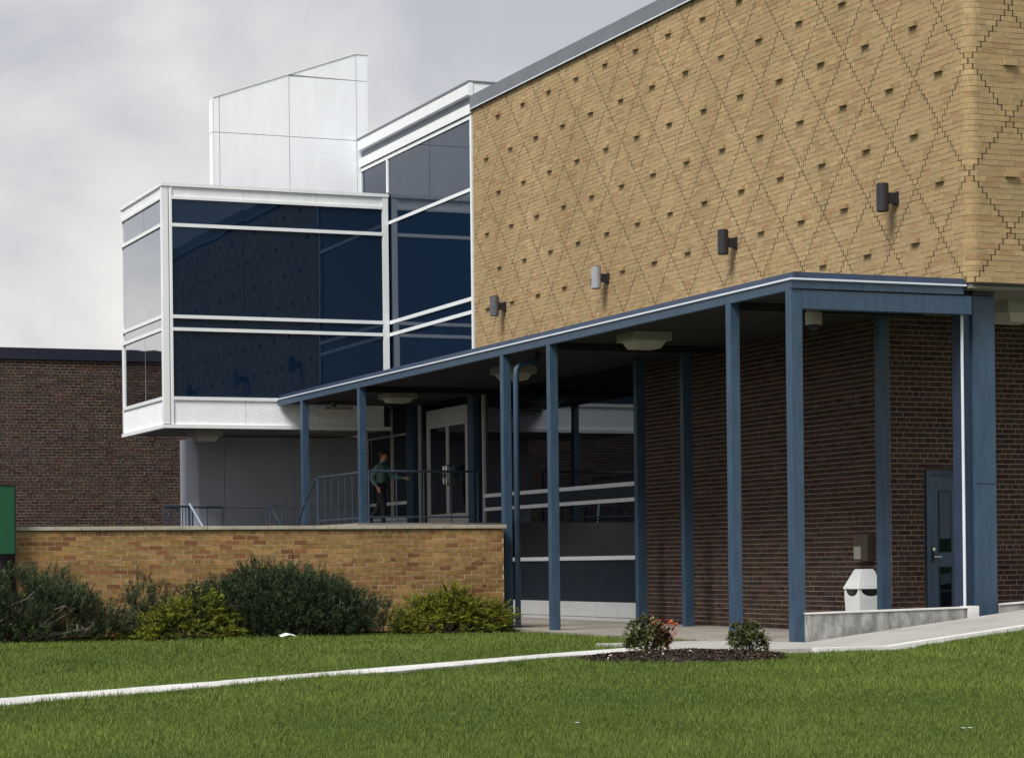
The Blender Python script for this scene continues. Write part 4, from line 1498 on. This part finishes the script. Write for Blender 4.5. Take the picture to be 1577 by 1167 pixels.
r3 = np.random.default_rng(5)  # out-of-view tree belt, added to darken what the glazing mirrors
nw = 60000
wy = r3.uniform(-60, 170, nw)
wx = -66 - r3.uniform(0, 9, nw)
top = 6.5 + 1.6 * np.sin(wy * 0.21) + 1.2 * np.sin(wy * 0.57 + 1) + 0.8 * np.sin(wy * 1.7)
wz = top * np.sqrt(r3.uniform(0, 1, nw)) - 0.2
c = np.stack([wx, wy, wz], 1)
a_ = unit(r3.normal(size=(nw, 3))) * 0.55
b_ = unit(np.cross(a_, r3.normal(size=(nw, 3)))) * 0.4
v = np.stack([c - a_, c + b_, c + a_, c - b_], 1).reshape(-1, 3)
o = raw_mesh('added_tree_belt', v, np.arange(4 * nw).reshape(-1, 4), np.stack([r3.uniform(0, 1, nw)] * 3, 1), 'wood')
o['kind'] = 'stuff'
o['label'] = 'unseen belt of trees added to darken the glass reflections'
o['category'] = 'added_tree_belt'

# scraps and daisies on the lawn
o = MB()
o.v = [(-0.12, -0.05, 0.02), (0.0, -0.08, 0.05), (0.13, -0.03, 0.02), (0.10, 0.08, 0.05), (-0.02, 0.07, 0.075), (-0.13, 0.06, 0.04), (0.0, 0.0, 0.062)]
o.f = [(0, 1, 6), (1, 2, 6), (2, 3, 6), (3, 4, 6), (4, 5, 6), (5, 0, 6)]
p = o.build('paper_scrap', 'paper')
p.location = (10.62, 34.6, 0.01)
p.modifiers.new('thick', 'SOLIDIFY').thickness = 0.002
tag(p, 'crumpled white paper scrap on the grass before the dark yew', 'litter')
for i, (x_, y_) in enumerate(((8.33, 12.72), (8.37, 12.70), (8.95, 12.62), (6.5, 14.6))):
    t = thing('daisy', 'tiny white daisy in the short grass', 'flower', (x_, y_, gz(x_, y_)), 'daisies in the lawn')
    MB().tube([(0, 0, -0.005), (0.004, 0, 0.05)], 0.0018, 5).build('stalk', 'blade' if False else 'rail', t)
    m = MB()
    for k in range(10):
        a = 2 * math.pi * k / 10
        c_, s_ = math.cos(a), math.sin(a)
        b0 = len(m.v)
        m.v += [(0.004, 0, 0.051), (0.004 + 0.014 * c_ - 0.004 * s_, 0.014 * s_ + 0.004 * c_, 0.056), (0.004 + 0.019 * c_, 0.019 * s_, 0.057), (0.004 + 0.014 * c_ + 0.004 * s_, 0.014 * s_ - 0.004 * c_, 0.056)]
        m.f.append((b0, b0 + 1, b0 + 2, b0 + 3))
    m.build('blossom', 'paper', t)


# ================================================================== PERSON
def person():
    J = {}
    V, E, Rr = [], [], []

    def add(name, p, r, parent=None):
        J[name] = len(V)
        V.append(p); Rr.append(r if isinstance(r, tuple) else (r, r))
        if parent is not None:
            E.append((J[parent], J[name]))

    # x = forward, y = left, z up
    add('pelvis', (0.0, 0.0, 0.95), (0.160, 0.135))
    add('waist', (0.01, 0.0, 1.08), (0.165, 0.140), 'pelvis')
    add('chest', (0.03, 0.0, 1.26), (0.190, 0.155), 'waist')
    add('shoulders', (0.03, 0.0, 1.39), (0.140, 0.115), 'chest')
    add('neck', (0.045, 0.0, 1.47), (0.062, 0.062), 'shoulders')
    add('jaw', (0.075, 0.0, 1.535), (0.075, 0.080), 'neck')
    add('head', (0.070, 0.0, 1.60), (0.092, 0.108), 'jaw')
    add('crown', (0.060, 0.0, 1.66), (0.080, 0.092), 'head')
    # left arm reaching forward to the door
    add('l_sh', (0.03, 0.17, 1.385), 0.078, 'shoulders')
    add('l_up', (0.12, 0.20, 1.27), 0.068, 'l_sh')
    add('l_el', (0.22, 0.21, 1.15), 0.060, 'l_up')
    add('l_fa', (0.36, 0.20, 1.12), 0.050, 'l_el')
    add('l_wr', (0.48, 0.18, 1.10), 0.028, 'l_fa')
    add('l_pa', (0.55, 0.17, 1.09), (0.034, 0.020), 'l_wr')
    # right arm bent beside the hip
    add('r_sh', (0.03, -0.17, 1.385), 0.078, 'shoulders')
    add('r_up', (-0.05, -0.22, 1.27), 0.070, 'r_sh')
    add('r_el', (-0.13, -0.24, 1.13), 0.062, 'r_up')
    add('r_fa', (-0.07, -0.24, 1.00), 0.052, 'r_el')
    add('r_wr', (0.0, -0.225, 0.91), 0.028, 'r_fa')
    add('r_pa', (0.025, -0.22, 0.85), (0.034, 0.020), 'r_wr')
    # legs: right one forward and straight, left trailing with lifted heel
    add('r_hip', (0.02, -0.09, 0.88), 0.108, 'pelvis')
    add('r_th', (0.07, -0.095, 0.68), 0.094, 'r_hip')
    add('r_kn', (0.11, -0.10, 0.48), 0.072, 'r_th')
    add('r_ca', (0.10, -0.10, 0.32), 0.066, 'r_kn')
    add('r_an', (0.09, -0.10, 0.09), 0.050, 'r_ca')
    add('r_bl', (0.17, -0.105, 0.04), (0.042, 0.034), 'r_an')
    add('r_to', (0.245, -0.11, 0.032), (0.036, 0.026), 'r_bl')
    add('l_hip', (-0.01, 0.09, 0.88), 0.108, 'pelvis')
    add('l_th', (-0.04, 0.095, 0.68), 0.094, 'l_hip')
    add('l_kn', (-0.06, 0.10, 0.49), 0.072, 'l_th')
    add('l_ca', (-0.17, 0.10, 0.34), 0.066, 'l_kn')
    add('l_an', (-0.29, 0.10, 0.16), 0.050, 'l_ca')
    add('l_bl', (-0.235, 0.10, 0.06), (0.042, 0.034), 'l_an')
    add('l_to', (-0.17, 0.10, 0.032), (0.036, 0.026), 'l_bl')
    # fingers
    for s, wr, pa, d in (('l', 'l_wr', 'l_pa', Vector((1, -0.1, -0.1))), ('r', 'r_wr', 'r_pa', Vector((0.35, 0.05, -1)))):
        d.normalize()
        p = Vector(V[J[pa]])
        a = Vector((0, 0, 1)) if s == 'l' else Vector((1, 0, 0.3)).normalized()
        curl = Vector((0, 1 if s == 'r' else -1, 0))
        for k, ln in enumerate((0.070, 0.080, 0.074, 0.058)):
            o_ = a * (0.024 - 0.016 * k)
            b = p + o_ + d * 0.025
            add(f'{s}f{k}a', tuple(b), 0.0095, pa)
            add(f'{s}f{k}b', tuple(b + d * ln * 0.5 + curl * 0.006), 0.0088, f'{s}f{k}a')
            add(f'{s}f{k}c', tuple(b + d * ln * 0.85 + curl * 0.026), 0.0075, f'{s}f{k}b')
        w_ = Vector(V[J[wr]]) * 0.4 + p * 0.6
        add(f'{s}ta', tuple(w_ + a * 0.034), 0.0105, pa)
        add(f'{s}tb', tuple(w_ + a * 0.048 + d * 0.035 + curl * 0.01), 0.0090, f'{s}ta')
    me = bpy.data.meshes.new('body_skeleton')
    me.from_pydata(V, E, [])
    ob = bpy.data.objects.new('body_skeleton', me)
    COL.objects.link(ob)
    md = ob.modifiers.new('skin', 'SKIN')
    md.use_smooth_shade = True
    md.branch_smoothing = 0.6
    sv = me.skin_vertices[0].data
    for i, r in enumerate(Rr):
        sv[i].radius = r
        sv[i].use_root = (i == 0)
    sb = ob.modifiers.new('sub', 'SUBSURF')
    sb.levels = 2; sb.render_levels = 2
    dg = bpy.context.evaluated_depsgraph_get()
    dg.update()
    fm = bpy.data.meshes.new_from_object(ob.evaluated_get(dg))
    bpy.data.objects.remove(ob)
    names = ['jacket', 'trouser', 'skin', 'shoe', 'shirt', 'hair']
    for n in names:
        fm.materials.append(MAT[n])
    # face relief: nose, brow, chin on the front of the head
    for v in fm.vertices:
        c = v.co
        if c.z > 1.49 and c.x > 0.10:
            k = math.exp(-((c.y / 0.017) ** 2)) * math.exp(-(((c.z - 1.585) / 0.02) ** 2))
            c.x += 0.026 * k
            for sy in (-0.032, 0.032):
                c.x -= 0.012 * math.exp(-(((c.y - sy) / 0.014) ** 2)) * math.exp(-(((c.z - 1.61) / 0.011) ** 2))
            c.x += 0.008 * math.exp(-((c.y / 0.03) ** 2)) * math.exp(-(((c.z - 1.535) / 0.010) ** 2))
    for pgn in fm.polygons:
        c = pgn.center
        pgn.use_smooth = True
        if c.z > 1.485:
            mi = 2
            if c.z > 1.645 or (c.x < 0.055 and c.z > 1.53) or (c.z > 1.61 and abs(c.y) > 0.062 and c.x < 0.09):
                mi = 5
        elif c.z > 1.445 and abs(c.y) < 0.08:
            mi = 4
        elif c.x > 0.485 or (c.z < 0.905 and c.y < -0.19 and c.z > 0.7):
            mi = 2
        elif c.z > 1.0 or (c.y < -0.175 and c.z > 0.9):
            mi = 0
        elif c.z > 0.115 or (c.x < -0.24 and c.z > 0.17):
            mi = 1
        else:
            mi = 3
        pgn.material_index = mi
    t = thing('person', 'person in teal jacket and dark trousers walking to the glass doors, arm outstretched', 'person', (17.62, 50.25, 1.95), rz=math.radians(-38))
    b = bpy.data.objects.new('body', fm)
    COL.objects.link(b)
    b.parent = t
    # hair cap and ears
    m = MB()
    bm = bmesh.new()
    bmesh.ops.create_uvsphere(bm, u_segments=20, v_segments=12, radius=1.0)
    for v in bm.verts:
        v.co = Vector((v.co.x * 0.098 + 0.058, v.co.y * 0.090, v.co.z * 0.100 + 1.625))
        v.co += Vector((random.uniform(-1, 1), random.uniform(-1, 1), random.uniform(-1, 1))) * 0.004
    kill = [f for f in bm.faces if (lambda c: (c.x > 0.10 and c.z < 1.665) or (c.z < 1.56) or (c.x > 0.06 and c.z < 1.61))(f.calc_center_median())]
    bmesh.ops.delete(bm, geom=kill, context='FACES')
    hm = bpy.data.meshes.new('hair')
    bm.to_mesh(hm); bm.free()
    for q in hm.polygons: q.use_smooth = True
    hm.materials.append(MAT['hair'])
    ho = bpy.data.objects.new('hair', hm)
    COL.objects.link(ho); ho.parent = t
    ho.modifiers.new('thick', 'SOLIDIFY').thickness = 0.012
    for sy in (-1, 1):
        MB().tube([(0.055, sy * 0.078, 1.572), (0.050, sy * 0.088, 1.59), (0.050, sy * 0.090, 1.612), (0.058, sy * 0.080, 1.622)], 0.010, 6).build('ear', 'skin', t, smooth=True)


person()
